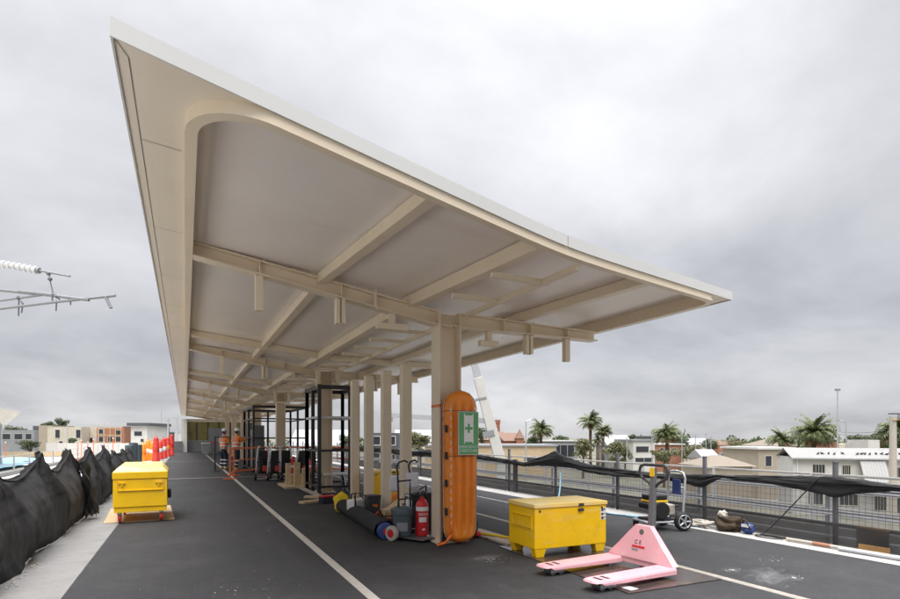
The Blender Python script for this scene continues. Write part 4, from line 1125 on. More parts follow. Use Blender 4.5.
dup(t0, (3.5, 18.7, 0), R(196), 'hand trolley right of the third canopy column')
dup(t0, (3.95, 19.2, 0), R(165), 'rightmost hand trolley beside the near lift frame')
for i, (x, y) in enumerate(((3.28, 19.0), (3.75, 18.9), (2.5, 19.45))):
    f_ = thing('fire_extinguisher', ('red extinguisher among the trolleys before the third column', 'red extinguisher seen through the near lift frame', 'red extinguisher leaning on the leftmost trolley')[i], 'fire extinguisher', (x, y, 0), 0, 'red extinguishers by the trolleys')
    MB().lathe([(.075,0),(.10,.02),(.10,.60),(.06,.70),(.03,.72),(.03,.76)], n=16).build('cylinder', 'red', f_, smooth=True)
    MB().lathe([(.1005,.42),(.102,.421),(.102,.50),(.1005,.501)], n=16).build('white_band', 'white', f_)
    MB().box(-.02,.02,-.1,.04,.761,.79).build('valve', 'dark_metal', f_); MB().tube([(0,0,.78),(.1,0,.7),(.125,0,.3)], .012, 6).build('discharge_hose', 'black', f_)
# orange folding barriers
def barrier(label, loc, rz, L_=1.9):
    t = thing('safety_barrier', label, 'barrier', loc, rz, 'orange folding barriers round the work area')
    for x in (0, L_): MB().cyl((x, 0, .0), (x, 0, 1.08), .022, n=8).build('post', 'orange_paint', t); 
    for x in (0, L_): MB().box(x-.03, x+.03, -.22, .22, .0005, .03).build('foot', 'orange_paint', t)
    for z in (.16, 1.02): MB().box(.023, L_-.023, -.014, .014, z-.03, z+.03).build('rail', 'orange_paint', t)
    MB().box(.023, L_-.023, -.008, .008, .56, .60).build('rail', 'orange_paint', t)
    return t
b0 = barrier('orange folding barrier standing on the white strip before the workers', (1.38, 20.2, 0), R(82))
dup(b0, (1.66, 22.2, 0), R(48), 'orange folding barrier between the workers and the hand trolleys')
dup(b0, (3.0, 23.4, 0), R(-2), 'orange folding barrier behind the lined up hand trolleys')
dup(b0, (4.6, 22.4, 0), R(-30), 'orange folding barrier beyond the third column')
# thin black stand left of the worker
bs = thing('barrier_stand', 'thin black stand left of the left worker', 'stand', (1.12, 25.0, 0))
MB().cyl((0,0,.02),(0,0,1.45),.03,n=8).build('pole','steel_dark',bs); MB().lathe([(.2,0),(.2,.015),(.03,.03)], n=16).build('base','steel_dark',bs); MB().box(-.02,.6,-.02,.02,1.42,1.46).build('arm','steel_dark',bs)

# ================================================================== WORKERS
def skin_obj(name, verts, edges, radii, material, parent, levels=2, root=0):
    me = bpy.data.meshes.new(name); me.from_pydata([tuple(v) for v in verts], edges, [])
    o = bpy.data.objects.new(name, me); COL.objects.link(o); o.parent = parent
    md = o.modifiers.new('skin', 'SKIN'); md.use_smooth_shade = True
    sk = me.skin_vertices[0].data
    for i, r in enumerate(radii):
        rr = r if isinstance(r, tuple) else (r, r); sk[i].radius = rr; sk[i].use_root = (i == root)
    s = o.modifiers.new('subsurf', 'SUBSURF'); s.levels = levels; s.render_levels = levels
    dg = bpy.context.evaluated_depsgraph_get(); 
    m2 = bpy.data.meshes.new_from_object(o.evaluated_get(dg)); o.modifiers.clear(); o.data = m2
    m2.materials.clear(); m2.materials.append(M[material])
    for p in m2.polygons: p.use_smooth = True
    return o
def worker(label, loc, rz, arms, legs, head_turn=0):
    t = thing('person', label, 'person', loc, rz)
    # local: facing +y, x to the person's right
    pel = (0,0,.96); wst=(0,.01,1.10); ch=(0,.02,1.32); nk=(0,.02,1.48); nk2=(0,.035,1.54); hd=(0,.05,1.63); hd2=(0,.05,1.72)
    V = [pel, wst, ch, nk, nk2, hd, hd2]; E = [(0,1),(1,2),(2,3),(3,4),(4,5),(5,6)]; RR = [(.15,.11),(.145,.105),(.17,.11),(.07,.065),(.055,.055),(.075,.09),(.07,.085)]
    JV=[]; 
    for s_, (el, wr) in zip((-1, 1), arms):
        sh = (s_*.19, .02, 1.42); hnd = Vector(wr) + (Vector(wr)-Vector(el)).normalized()*.09
        b = len(V); V += [sh, el, wr, tuple(hnd)]; E += [(2,b),(b,b+1),(b+1,b+2),(b+2,b+3)]; RR += [.06,.045,.032,.034]
    for s_, (kn, an, toe) in zip((-1, 1), legs):
        hp = (s_*.10, 0, .90); b = len(V); V += [hp, kn, an, toe]; E += [(0,b),(b,b+1),(b+1,b+2),(b+2,b+3)]; RR += [.09,.062,.042,.035]
    body = skin_obj('body', V, E, RR, 'skin', t)
    # fingers on the body mesh are separate skinned chains joined into one mesh
    bmf = bmesh.new(); bmf.from_mesh(body.data)
    for s_, (el, wr) in zip((-1, 1), arms):
        d = (Vector(wr)-Vector(el)).normalized(); side = d.cross(Vector((0,0,1))).normalized(); up = side.cross(d); o_ = Vector(wr)+d*.075
        for k in range(4):
            mbf = MB(); a = o_ + side*(.024-.016*k); L_ = (.075,.085,.08,.062)[k]
            mbf.tube([a, a+d*L_*.5-up*.008, a+d*L_-up*.028], [.010,.009,.007], 6)
            me_ = bpy.data.meshes.new('f'); me_.from_pydata([tuple(p) for p in mbf.v], [], mbf.f); bmf.from_mesh(me_)
        mbf = MB(); a = Vector(wr)+d*.03+side*.03; mbf.tube([a, a+d*.03+side*.025, a+d*.065+side*.03], [.011,.010,.008], 6)
        me_ = bpy.data.meshes.new('f'); me_.from_pydata([tuple(p) for p in mbf.v], [], mbf.f); bmf.from_mesh(me_)
    # nose and ears
    for mbf in (MB().hexa([(-.016,.13,1.62),(.016,.13,1.62),(.016,.10,1.62),(-.016,.10,1.62)], [(-.008,.145,1.66),(.008,.145,1.66),(.008,.10,1.68),(-.008,.10,1.68)]),
                MB().sphere((-.083,.05,1.65),(.012,.022,.034),8,6), MB().sphere((.083,.05,1.65),(.012,.022,.034),8,6)):
        me_ = bpy.data.meshes.new('f'); me_.from_pydata([tuple(p) for p in mbf.v], [], mbf.f); bmf.from_mesh(me_)
    bmf.to_mesh(body.data); bmf.free()
    for s_ in (-1, 1): MB().sphere((s_*.03, .128, 1.675), .011, 8, 6).build('eye', 'hair', body, smooth='all')
    MB().box(-.025,.025,.128,.136,1.588,1.596).build('mouth', 'red_plastic', body)
    # jacket
    V = [(0,0,.93), (0,.01,1.10), (0,.02,1.33), (0,.02,1.46)]; E=[(0,1),(1,2),(2,3)]; RR=[(.185,.15),(.175,.135),(.195,.135),(.08,.075)]
    for s_, (el, wr) in zip((-1, 1), arms):
        b = len(V); w2 = Vector(el).lerp(Vector(wr), .9); V += [(s_*.19,.02,1.42), el, tuple(w2)]; E += [(2,b),(b,b+1),(b+1,b+2)]; RR += [.082,.068,.052]
    jk = skin_obj('jacket', V, E, RR, 'hivis', t)
    for z, rx, ry in ((1.06,.187,.146),(1.20,.196,.146)):
        MB().lathe([(1,-.03),(1.03,-.025),(1.03,.025),(1,.03)], n=28).xform(Matrix.Translation((0,.012,z)) @ Matrix.Diagonal((rx*.98,ry*.99,1,1))).build('reflective_band', 'reflect', jk, smooth=True)
    for s_, (el, wr) in zip((-1, 1), arms):
        a, b = Vector(el), Vector(wr); MB().cyl(a.lerp(b,.25), a.lerp(b,.42), .072, .066, 14).build('reflective_band', 'reflect', jk, smooth=True)
    for sx in (-.09, .09):
        MB().tube([(sx,.158,1.22),(sx,.155,1.36),(sx,.10,1.47),(sx,.0,1.49),(sx,-.09,1.45),(sx,-.125,1.34),(sx,-.13,1.22)], .018, 6).build('shoulder_stripe', 'reflect', jk, smooth='all')
    # trousers
    V=[(0,0,.97),(0,0,.90)]; E=[(0,1)]; RR=[(.16,.125),(.165,.13)]
    for s_, (kn, an, toe) in zip((-1, 1), legs):
        b=len(V); a2 = Vector(kn).lerp(Vector(an), .86); V += [(s_*.10,0,.82), kn, tuple(a2)]; E += [(1,b),(b,b+1),(b+1,b+2)]; RR += [.105,.085,.07]
    tr = skin_obj('trousers', V, E, RR, 'navy', t)
    for s_, (kn, an, toe) in zip((-1, 1), legs):
        k_, a_ = Vector(kn), Vector(an)
        for q0, q1 in ((.12,.24),(.48,.60)): MB().cyl(k_.lerp(a_,q0), k_.lerp(a_,q1), .094-.02*q0, .092-.02*q1, 14).build('reflective_band', 'reflect', tr, smooth=True)
        V2=[tuple(k_.lerp(a_,.78)), (an[0],an[1],.09), (an[0],an[1]-.03,.045), tuple(Vector(toe)*.5+Vector((an[0],an[1],.05))*.5), (toe[0],toe[1],.045)]
        skin_obj('boot', V2, [(0,1),(1,2),(1,3),(3,4)], [.06,.06,.045,.05,.045], 'timber', t, 1)
    # helmet and hair
    hm = MB().lathe([(.118,1.705),(.120,1.72),(.114,1.765),(.092,1.81),(.055,1.838),(.012,1.846)], (0,.05,0), 22)
    h = hm.build('helmet', 'white', t, smooth='all')
    bq = MB(); bq.add([Vector((.118*math.sin(a)*1.0, .05+.118*math.cos(a), 1.712)) for a in [R(-70+14*i) for i in range(11)]] + [Vector((.125*math.sin(a), .05+.19*math.cos(a)*(.75+.25*math.cos(a)), 1.70)) for a in [R(-70+14*i) for i in range(11)]], [(i,i+1,12+i,11+i) for i in range(10)])
    br = bq.build('brim', 'white', h); s2 = br.modifiers.new('s', 'SOLIDIFY'); s2.thickness=.006
    MB().sphere((0,.035,1.66),(.088,.092,.085),14,10).build('hair', 'hair', t, smooth='all')
    return t
worker('worker in orange high visibility jacket and white helmet standing with folded forearms', (1.52, 26.2, 0), R(-55),
       [((-.27,.08,1.16), (-.10,.26,1.14)), ((.27,.08,1.16), (.10,.27,1.20))], [((-.11,.05,.50),(-.12,-.02,.09),(-.14,.16,.05)), ((.12,.03,.50),(.14,-.04,.09),(.17,.14,.05))])
worker('worker in orange high visibility jacket raising both hands to the dark lift frame', (1.95, 25.0, 0), R(-62),
       [((-.26,.20,1.30), (-.16,.44,1.42)), ((.26,.18,1.28), (.14,.42,1.36))], [((-.11,.10,.50),(-.13,.10,.09),(-.14,.28,.05)), ((.12,-.02,.50),(.14,-.14,.09),(.16,.04,.05))])

# ================================================================== PRESSURE WASHER
t = thing('pressure_washer', 'wheeled petrol pressure washer with yellow tank beside right fence', 'pressure washer', (6.74, 6.42, 0), R(-14))
t.scale = (1.08,)*3
fm = MB()
for sx in (-1, 1):
    fm.tube([(-.28, sx*.2, .12), (.22, sx*.2, .12), (.28, sx*.2, .25), (.31, sx*.2, .75), (.30, sx*.17, .82), (.30, sx*.05, .84)], .017, 8)
fm.tube([(.30,-.05,.84),(.30,.05,.84)], .017, 8); fm.tube([(-.28,-.2,.12),(-.28,.2,.12)], .017, 8); fm.tube([(.31,-.2,.6),(.31,.2,.6)], .014, 8)
fm.build('tube_frame', 'galv', t, smooth='all')
MB().box(-.22, .16, -.17, .17, .138, .16).build('base_plate', 'black', t)
MB().cyl((-.05,-.14,.29),(-.05,.10,.29),.10,n=18).build('engine_block', 'galv', t, smooth=True)
MB().cyl((-.05,-.20,.29),(-.05,-.141,.29),.115,n=20).build('recoil_starter', 'black', t, smooth=True)
MB().box(-.20, .10, -.12, .14, .385, .425).build('fuel_tank', 'yellow', t, bevel=.035)
MB().box(-.19, .09, -.11, .13, .4255, .50).build('tank_cover', 'black', t, bevel=.02)
MB().cyl((-.08,.02,.501),(-.08,.02,.525),.03,n=12).build('fuel_cap', 'black', t)
MB().box(-.24, -.10, -.13, .13, .30, .384).build('air_filter', 'black', t, bevel=.02)
MB().box(.06, .22, -.10, .10, .20, .36).build('pump', 'pale_rag', t, bevel=.02)
MB().tube([(.2,0,.3),(.34,-.1,.35),(.36,-.15,.2),(.25,-.22,.1)], .012, 7).build('outlet_hose', 'black', t, smooth='all')
MB().box(.275, .30, -.12, .06, .50, .72).build('instruction_plate', 'bluecore', t)
for sx in (-1, 1):
    wl = MB().lathe([(.085,-.03),(.118,-.035),(.135,-.02),(.135,.02),(.118,.035),(.085,.03)], (.24, sx*.26, .135), 22, 'y').build('wheel', 'black', t, smooth=True)
    m_ = MB().lathe([(.01,-.04),(.028,-.04),(.028,.04),(.01,.04)], (.24, sx*.26, .135), 12, 'y')
    for k in range(5):
        a = 2*math.pi*k/5; m_.cyl((.24+.028*math.cos(a), sx*.26-.034, .135+.028*math.sin(a)), (.24+.092*math.cos(a), sx*.26-.034, .135+.092*math.sin(a)), .012, n=6)
    m_.tube([(.24+.094*math.cos(q_*.4488), sx*.26-.033, .135+.094*math.sin(q_*.4488)) for q_ in range(14)], .009, 6, closed=True)
    m_.build('rim', 'galv', wl)
    MB().box(-.27, -.20, sx*.2-.03, sx*.2+.03, 0, .102).build('foot', 'black', t, bevel=.008)

# hose, ropes, sack, pipe along the right edge
pts = [Vector((7.78, 10.3, .62)), Vector((7.7, 10.2, .38)), Vector((7.5, 10.0, .10)), Vector((7.2, 9.7, .014)), Vector((6.9, 9.4, .014)), Vector((7.0, 8.9, .014)), Vector((7.2, 8.4, .014)), Vector((7.15, 7.9, .014)), Vector((7.35, 7.5, .016)), Vector((7.3, 7.1, .016)), Vector((7.5, 6.8, .016))]
tag(MB().tube(smooth_pts(pts), .017, 7).build('water_hose', 'bluehose', None, smooth='all'), 'pale blue hose hanging from the right fence and trailing along the platform edge', 'hose')
p2 = [Vector((7.2, 7.6, .016)), Vector((7.45, 7.0, .02)), Vector((7.3, 6.6, .016)), Vector((7.42, 6.2, .02)), Vector((7.6, 6.5, .02))]
tag(MB().tube(smooth_pts(p2), .015, 7).build('water_hose', 'bluehose', None, smooth='all'), 'loose end of pale blue hose beside the pressure washer wheel', 'hose')
# dark cable from the fence to the coil on the edge
pts = [Vector((7.74, 4.55, .90)), Vector((7.73, 4.75, .66)), Vector((7.71, 5.0, .36)), Vector((7.68, 5.2, .12)), Vector((7.64, 5.28, .022))]
for k in range(22): 
    a = k/20*2*math.pi*1.1; pts.append(Vector((7.53+.11*math.cos(a), 5.12+.19*math.sin(a), .014+.0006*k)))
pts += [Vector((7.66, 5.0, .016)), Vector((7.66, 4.75, .016))]
tag(MB().tube(smooth_pts(pts, 4), .0085, 7).build('cable', 'black', None, smooth='all'), 'black cable slanting down from the right fence into a coil on the edge', 'cable')
sk = thing('sack', 'lumpy brown sack of debris on the right platform edge', 'sack', (7.54, 5.78, .09))
blob((0,0,.015), (.14,.21,.13), 2.2, .55).build('sack_body', 'sack', sk, smooth='all'); blob((-.02,.08,.15), (.07,.08,.06), 6.6, .4).build('pale_lump', 'pale_rag', sk, smooth='all')
rp = thing('rope_heap', 'heap of pale rope and rags left of the brown sack', 'rope', (7.52, 6.28, .01))
for q in range(5):
    pp_ = [Vector((.14*math.cos(a*1.3+q)+.05*random.uniform(-1,1), .26*math.sin(a+q*1.7)+.05*random.uniform(-1,1), .03+.05*random.random())) for a in [i*.7 for i in range(10)]]
    MB().tube(smooth_pts(pp_, 4), .016, 6).build('rope_strand', 'pale_rag', rp, smooth='all')
bb = thing('blue_bag', 'small blue bag with black strap lying right of the brown sack', 'bag', (7.56, 5.46, .05))
blob((0,0,.03), (.07,.09,.08), 4.4, .4).build('bag_body', 'bluecore', bb, smooth='all'); MB().tube([(-.05,-.08,.03),(-.1,-.03,.16),(-.02,.06,.16),(.0,.1,.05)], .013, 6).build('strap', 'sack', bb, smooth='all')
MB().box(-.085,-.04,-.06,.05,.06,.10).build('label_patch', 'white', bb)
pv = thing('pipe', 'weathered conduit pipe with orange joint lying along the right platform edge', 'pipe', (7.52, 4.5, .035))
MB().cyl((0,.35,0),(.03,-1.4,0),.022,n=10).build('tube', 'pale_rag', pv, smooth=True); MB().cyl((0.005,.0,0),(.012,-.22,0),.025,n=12).build('coupling', 'brick_orange', pv, smooth=True); MB().cyl((-.05,-.35,-.005),(-.0,-1.5,-.005),.024,n=10).build('tube', 'galv', pv, smooth=True)
wb = thing('timber_screen', 'two tan formwork boards standing against the netting at the right', 'board', (7.72, 3.88, 0))
MB().box(-.012,.012,-.17,.17,.008,.09).build('board','formboard',wb); MB().box(.10,.12,-.11,.25,.02,.30).build('board','formboard',wb)
o = MB().box(-.006,.006,-.45,.45,0,.012).build('steel_bar','dark_metal',None); o.location=(7.64,4.85,.004); o.rotation_euler=(0,0,R(8)); tag(o,'thin dark bar lying on the right platform edge near the coil','bar')

# ================================================================== LEFT BARRELS AND ROLLS
bl = None
lab_b = ['orange water barrel nearest the wheeled yellow box', 'taller orange barrel second along the left fence', 'red and orange barrel third along the left fence', 'dark red barrel fourth along the left fence', 'red barrel just behind the dark red one', 'red barrel with white label further along the left fence', 'bright red barrel second from the far end', 'last red barrel of the row by the left fence']
def barrel(label, loc, m_, h_, band):
    t = thing('safety_bollard', label, 'bollard', loc, random.uniform(0,3), 'orange and red bollards along the left fence')
    MB().lathe([(.20,0),(.22,.03),(.20,.08),(.18,.30),(.175,.31),(.165,h_*.75),(.15,h_*.78),(.13,h_-.05),(.08,h_),(.03,h_+.01)], n=18).build('shell', m_, t, smooth=True)
    MB().lathe([(.1805,h_*.40),(.183,h_*.41),(.180,h_*.58),(.176,h_*.59)], n=18).build('reflective_band', band, t, smooth=True)
    MB().tube([(-.06,0,h_-.02),(-.05,0,h_+.09),(.05,0,h_+.09),(.06,0,h_-.02)], .016, 6).build('grip', m_, t, smooth='all')
    return t
for i, (u, v, m_, h_, bd) in enumerate(((143, 461.5, 'orange', 1.05, 'orange'), (148, 461, 'orange', 1.25, 'white'), (152.5, 461, 'orange', 1.15, 'white'), (156, 461.5, 'red_plastic', 1.42, 'red_plastic'), (160, 459.5, 'red_plastic', 1.2, 'white'), (164, 458.5, 'red_plastic', 1.35, 'white'), (168, 456.8, 'red_plastic', 1.4, 'orange'), (171.5, 455.5, 'red_plastic', 1.6, 'red'))):
    w_ = H*FPX/(v-CV); p = at(u, w_, z=.003); barrel(lab_b[i], p, m_, h_, bd)
for i, (u_, w_, h_) in enumerate(((129.5, 24.0, 1.85), (133.5, 24.6, 1.95), (138, 25.6, 1.85))):
    pq = at(u_, w_, z=-.75)
    t = thing('membrane_roll', ('nearest dark membrane roll standing by the left fence', 'middle dark membrane roll standing by the left fence', 'furthest dark membrane roll standing by the left fence')[i], 'roll', pq, 0, 'dark membrane rolls by the left fence')
    MB().lathe([(.03,.0),(.17,.0),(.175,.02),(.17,h_*.5),(.175,h_-.02),(.05,h_),(.05,h_-.03)], n=18).build('rolled_membrane', 'bluegrey', t, smooth=True)
    MB().lathe([(.176,h_*.3),(.179,h_*.31),(.176,h_*.32)], n=18).build('tie', 'black', t)

# ================================================================== STATION END BUILDING UNDER THE CANOPY
t = thing('station_building', 'station room closing the far end of the platform under the canopy', 'building', (2.9, 58.5, 0))
MB().box(-2.9, 3.2, 0, .2, 0, 1.1).build('wall', 'midgrey', t); MB().box(-2.9, 3.2, 0, .2, 2.9, 3.18).build('wall', 'cream', t)
MB().box(-2.9, 3.2, .05, .12, 1.105, 2.895).build('glazing', 'olive_glass', t)
for i in range(7): MB().box(-2.9+i*1.0-.05, -2.9+i*1.0+.05, -.02, .045, 1.105, 2.895).build('mullion', 'dark_metal', t)
d_ = MB().box(-.9, .9, -.06, -.021, 0, 2.3).build('door', 'midgrey', t); MB().box(-.04, .04, -.09, -.061, .9, 1.2).build('handle', 'galv', d_)
MB().box(-3.25, -2.75, -1.0, 3, 0, 3.15).build('end_pier', 'white_wall', t)
MB().box(-3.4, 3.3, .3, 4, .002, .4).build('wall', 'midgrey', t)
gb = thing('equipment_cabinet', 'grey equipment cabinet left of the station end pier', 'cabinet', (-.85, 57.5, .003))
MB().box(-.6, .55, -.3, .3, .05, 1.0).build('cabinet_body', 'midgrey', gb, bevel=.01); MB().box(-.65,.6,-.34,.34,1.001,1.05).build('cover','coping',gb,bevel=.01); MB().box(-.55,.5,-.315,-.3005,.1,.95).build('door','grey_post',gb)
for i, (x, y, h_, m_, lab) in enumerate(((1.5, 49, .9, 'white', 'white bin standing before the station end wall'), (2.15, 50, .95, 'white', 'second white bin left of the far lift frame'))):
    b = thing('bin', lab, 'bin', (x, y, 0)); MB().hexa([(-.25,-.25,.05),(.25,-.25,.05),(.25,.25,.05),(-.25,.25,.05)],[(-.32,-.32,h_),(.32,-.32,h_),(.32,.32,h_),(-.32,.32,h_)]).build('bin_body','midgrey',b,bevel=.02)
    MB().box(-.34,.34,-.34,.34,h_+.001,h_+.08).build('lid','red' if i else 'white',b,bevel=.02)
# ================================================================== BACKGROUND
YAW = -TH
def bld(label, u0, u1, vtop, w, wall, depth=10, yaw=0, base=GZ, roof=None, windows=(), cat='building', name='building', parapet=.0):
    """windows: (fraction across 0..1, z below top of sill..., width m, z0 from top, z1 from top)"""
    c = at((u0+u1)/2, w, vtop); W_ = (u1-u0)*w/FPX; Ht = c.z - base
    t = thing(name, label, cat, (c.x, c.y, base), YAW*.9+R(yaw))
    MB().box(-W_/2, W_/2, 0, depth, 0, Ht).build('wall', wall, t)
    if roof == 'flat': MB().box(-W_/2-.3, W_/2+.3, -.3, depth+.3, Ht+.001, Ht+.35).build('roof', 'midgrey', t)
    elif roof == 'white': MB().box(-W_/2-.3, W_/2+.3, -.3, depth+.3, Ht+.001, Ht+.3).build('roof', 'fascia', t)
    elif roof == 'dark': MB().box(-W_/2-.5, W_/2+.5, -.6, depth+.3, Ht+.001, Ht+.6).build('roof', 'grey_wall', t)
    elif roof == 'hip': 
        e = .4; r_ = min(W_, depth)*.38
        MB().add([(-W_/2-e,-e,Ht),(W_/2+e,-e,Ht),(W_/2+e,depth+e,Ht),(-W_/2-e,depth+e,Ht),(-W_*.12,depth/2,Ht+r_*.62),(W_*.12,depth/2,Ht+r_*.62)], [(0,1,5,4),(1,2,5),(2,3,4,5),(3,0,4),(3,2,1,0)]).build('roof', 'tan_roof', t)
    elif roof in ('gable', 'gable_red'):
        e = .3; r_ = depth*.28
        MB().add([(-W_/2-e,-e,Ht),(W_/2+e,-e,Ht),(W_/2+e,depth+e,Ht),(-W_/2-e,depth+e,Ht),(-W_/2-e,depth/2,Ht+r_),(W_/2+e,depth/2,Ht+r_)], [(0,1,5,4),(2,3,4,5),(0,4,3),(1,2,5),(3,2,1,0)]).build('roof', 'tile' if roof == 'gable_red' else 'corr_grey', t)
    for (fx, ww, za, zb) in windows:
        x = (fx-.5)*W_
        f = MB(); f.box(x-ww/2-.08, x-ww/2, -.06, -.002, Ht-zb-.08, Ht-za+.08).box(x+ww/2, x+ww/2+.08, -.06, -.002, Ht-zb-.08, Ht-za+.08).box(x-ww/2+.001, x+ww/2-.001, -.06, -.002, Ht-za, Ht-za+.08).box(x-ww/2+.001, x+ww/2-.001, -.06, -.002, Ht-zb-.08, Ht-zb)
        n_ = max(1, int(ww/1.6))
        for k in range(1, n_): f.box(x-ww/2+ww*k/n_-.04, x-ww/2+ww*k/n_+.04, -.05, -.003, Ht-zb+.001, Ht-za-.001)
        fo = f.build('window', 'white_wall', t); MB().box(x-ww/2+.001, x+ww/2-.001, -.02, -.001, Ht-zb+.001, Ht-za-.001).build('pane', 'glass', fo)
    return t, W_, Ht
# --- right side
bld('long low tan building beyond the viaduct parapet behind the stretcher', 425, 557, 446.5, 110, 'tan', 14, roof='flat', windows=((.55,2.2,2.0,3.2),(.25,1.6,2.0,3.2),(.8,2.5,2.0,3.0)))
bld('red brick terrace with tiled roof behind the long tan building', 470, 505, 440, 165, 'brick_orange', 9, roof='gable_red', windows=((.3,1.5,1,2.4),(.7,1.5,1,2.4)))
bld('second red brick house with steep gable right of the brick terrace', 503, 525, 441, 150, 'brick', 8, 20, roof='gable_red', windows=((.5,1.5,1,2.4),))
t, W_, Ht = bld('red brick corner gable tower near the street lamp', 517, 524, 438.5, 148, 'brick_orange', 3, windows=())
MB().add([(-W_/2-.2,-.2,Ht),(W_/2+.2,-.2,Ht),(W_/2+.2,3.2,Ht),(-W_/2-.2,3.2,Ht),(0,1.5,Ht+2.6)], [(0,1,4),(1,2,4),(2,3,4),(3,0,4),(3,2,1,0)]).build('spire', 'tile', t)
c = at(496.5, 175, 420); ch = thing('chimney', 'tall dark brick chimney behind the crane boom', 'chimney', (c.x, c.y, GZ), YAW)
MB().box(-1.0,1.0,-1,1,0,c.z-GZ-1).build('stack','brick',ch); MB().box(-1.15,1.15,-1.15,1.15,c.z-GZ-.999,c.z-GZ).build('cap','brick',ch)
bld('low glass fronted building left of the two tall palms', 543, 578, 441.5, 150, 'midgrey', 12, roof='white', windows=((.5,7.6,1.0,4.2),))
bld('flat pale block far behind the glass fronted building', 548, 560, 436.5, 260, 'white_wall', 12)
bld('white two storey building with a dark window band left of the round palm', 633, 655, 441, 130, 'white_wall', 12, roof='flat', windows=((.42,3.0,1.3,2.7),(.5,4.2,4.0,5.0)))
bld('long red brick building behind the round palm', 652, 684, 445, 134, 'brick_orange', 12, roof='white', windows=((.3,.9,.8,1.8),(.5,.9,.8,1.8),(.7,.9,.8,1.8)))
bld('dark roofed house far behind the white two storey building', 634, 653, 437.5, 230, 'midgrey', 12, roof='dark')
bld('grey shed between the bushes left of the white building', 608, 633, 446, 140, 'midgrey', 10, roof='gable')
bld('red roofed houses far right of the round palm', 718, 742, 445, 240, 'brick_orange', 6, roof='gable_red')
bld('second pale roofed house far beyond the round palm', 690, 712, 445, 230, 'cream_wall', 10, roof='gable')
bld('tan hipped roof pavilion below the parapet line', 709, 753, 466.5, 66, 'beige_wall', 7, roof='hip')
bld('shed with pale blue roof left of the beige house', 737, 757, 456, 90, 'grey_wall', 8, base=GZ)[0]
o_, W_, Ht = bld('pale blue roofed lean to beside the hipped pavilion', 742, 760, 455, 86, 'grey_wall', 6)
MB().box(-W_/2-.3, W_/2+.3, -.6, 6.2, Ht+.001, Ht+.12).build('roof', 'blue_roof', o_)
bld('white gabled shed behind the tan hipped roof', 704, 719, 458.5, 88, 'white_wall', 5, roof='gable')
bld('beige house with one dark window and white parapet roof', 758, 793, 449.5, 75, 'beige_wall', 9, roof='white', windows=((.29,.85,.9,2.3),))
# long white building with corrugated roof
WY = -TH - R(20)
Wd = 17.0
c = at(793, 60, 457.5); c = c + Vector((math.cos(WY), math.sin(WY), 0))*Wd/2
wl = thing('building', 'long low white building with corrugated roof behind the right fence', 'building', (c.x, c.y, GZ), WY)
Ht = c.z-GZ
MB().box(-Wd/2, Wd/2, 0, 7.5, 0, Ht).build('wall', 'white_wall', wl)
MB().prism([(-Wd/2-.2,-.35,Ht-.02),(-Wd/2-.2,3.7,Ht+1.0),(-Wd/2-.2,7.8,Ht+.0),(-Wd/2-.2,7.8,Ht-.12),(-Wd/2-.2,3.7,Ht+.88),(-Wd/2-.2,-.35,Ht-.14)], (Wd+.4,0,0)).build('roof', 'corr', wl)
MB().box(-Wd/2-.2, Wd/2+.2, -.48, -.352, Ht-.16, Ht-.04).build('gutter', 'galv', wl)
for x in (-Wd/2+.4, 2.6): MB().cyl((x,-.06,0),(x,-.06,Ht-.16),.05,n=8).build('downpipe','white',wl)
for (x, ww, za, zb) in ((-6.1,1.1,.75,1.75),(-3.6,.7,.8,1.9),(.9,1.0,.95,2.0),(3.9,.5,1.0,1.9),(4.9,.5,1.0,1.9),(6.2,.7,1.0,1.9),(-6.4,1.3,3.6,5.0),(-3.4,1.6,3.6,5.0),(-.6,1.0,3.3,5.4),(1.6,2.0,3.4,5.6),(4.6,2.0,3.4,5.6)):
    f = MB().box(x-ww/2-.07,x-ww/2,-.05,-.002,Ht-zb,Ht-za).box(x+ww/2,x+ww/2+.07,-.05,-.002,Ht-zb,Ht-za).box(x-ww/2-.07,x+ww/2+.07,-.07,-.002,Ht-zb-.07,Ht-zb-.001).box(x-ww/2-.07,x+ww/2+.07,-.05,-.002,Ht-za+.001,Ht-za+.07)
    for k in range(1,4): f.box(x-ww/2+ww*k/4-.015,x-ww/2+ww*k/4+.015,-.04,-.021,Ht-zb,Ht-za)
    fo = f.build('window','cream_wall',wl); MB().box(x-ww/2,x+ww/2,-.018,-.001,Ht-zb,Ht-za).build('pane','glass',fo)
MB().prism([(-2.5,-.36,Ht-.25),(-2.5,-1.9,Ht-2.4),(-2.5,-1.9,Ht-2.5),(-2.5,-.36,Ht-.36)], (2.2,0,0)).build('awning','corr',wl)
for x,d in ((-.9,.5),(1.6,.45)): pass
ac = thing('air_conditioner', 'white twin fan air conditioner on the wall of the long white building', 'air conditioner', tuple(Vector(wl.location) + Vector((math.cos(WY), math.sin(WY), 0))*2.0 + Vector((math.sin(WY), -math.cos(WY), 0))*.45 + Vector((0,0,Ht-2.25))), WY)
MB().box(-.55,.55,-.35,.3,0,1.5).build('casing','white',ac,bevel=.02)
for z in (.4,1.1): MB().lathe([(.05,-.40),(.30,-.39),(.31,-.352),(.05,-.3515)], (0,0,z), 20, 'y').build('fan','grey_post',ac,smooth=True)
random.seed(3)
ridge_dir = Vector((math.cos(WY), math.sin(WY), 0)); back = Vector((-ridge_dir.y, ridge_dir.x, 0))
bird0 = None
bpos = sorted([-5.9,-5.5,-4.9,-4.4,-3.6,-2.3,-1.9,-1.6,-1.2,-.6,-.1,.3,1.5,2.2,3.4,4.6,5.4])
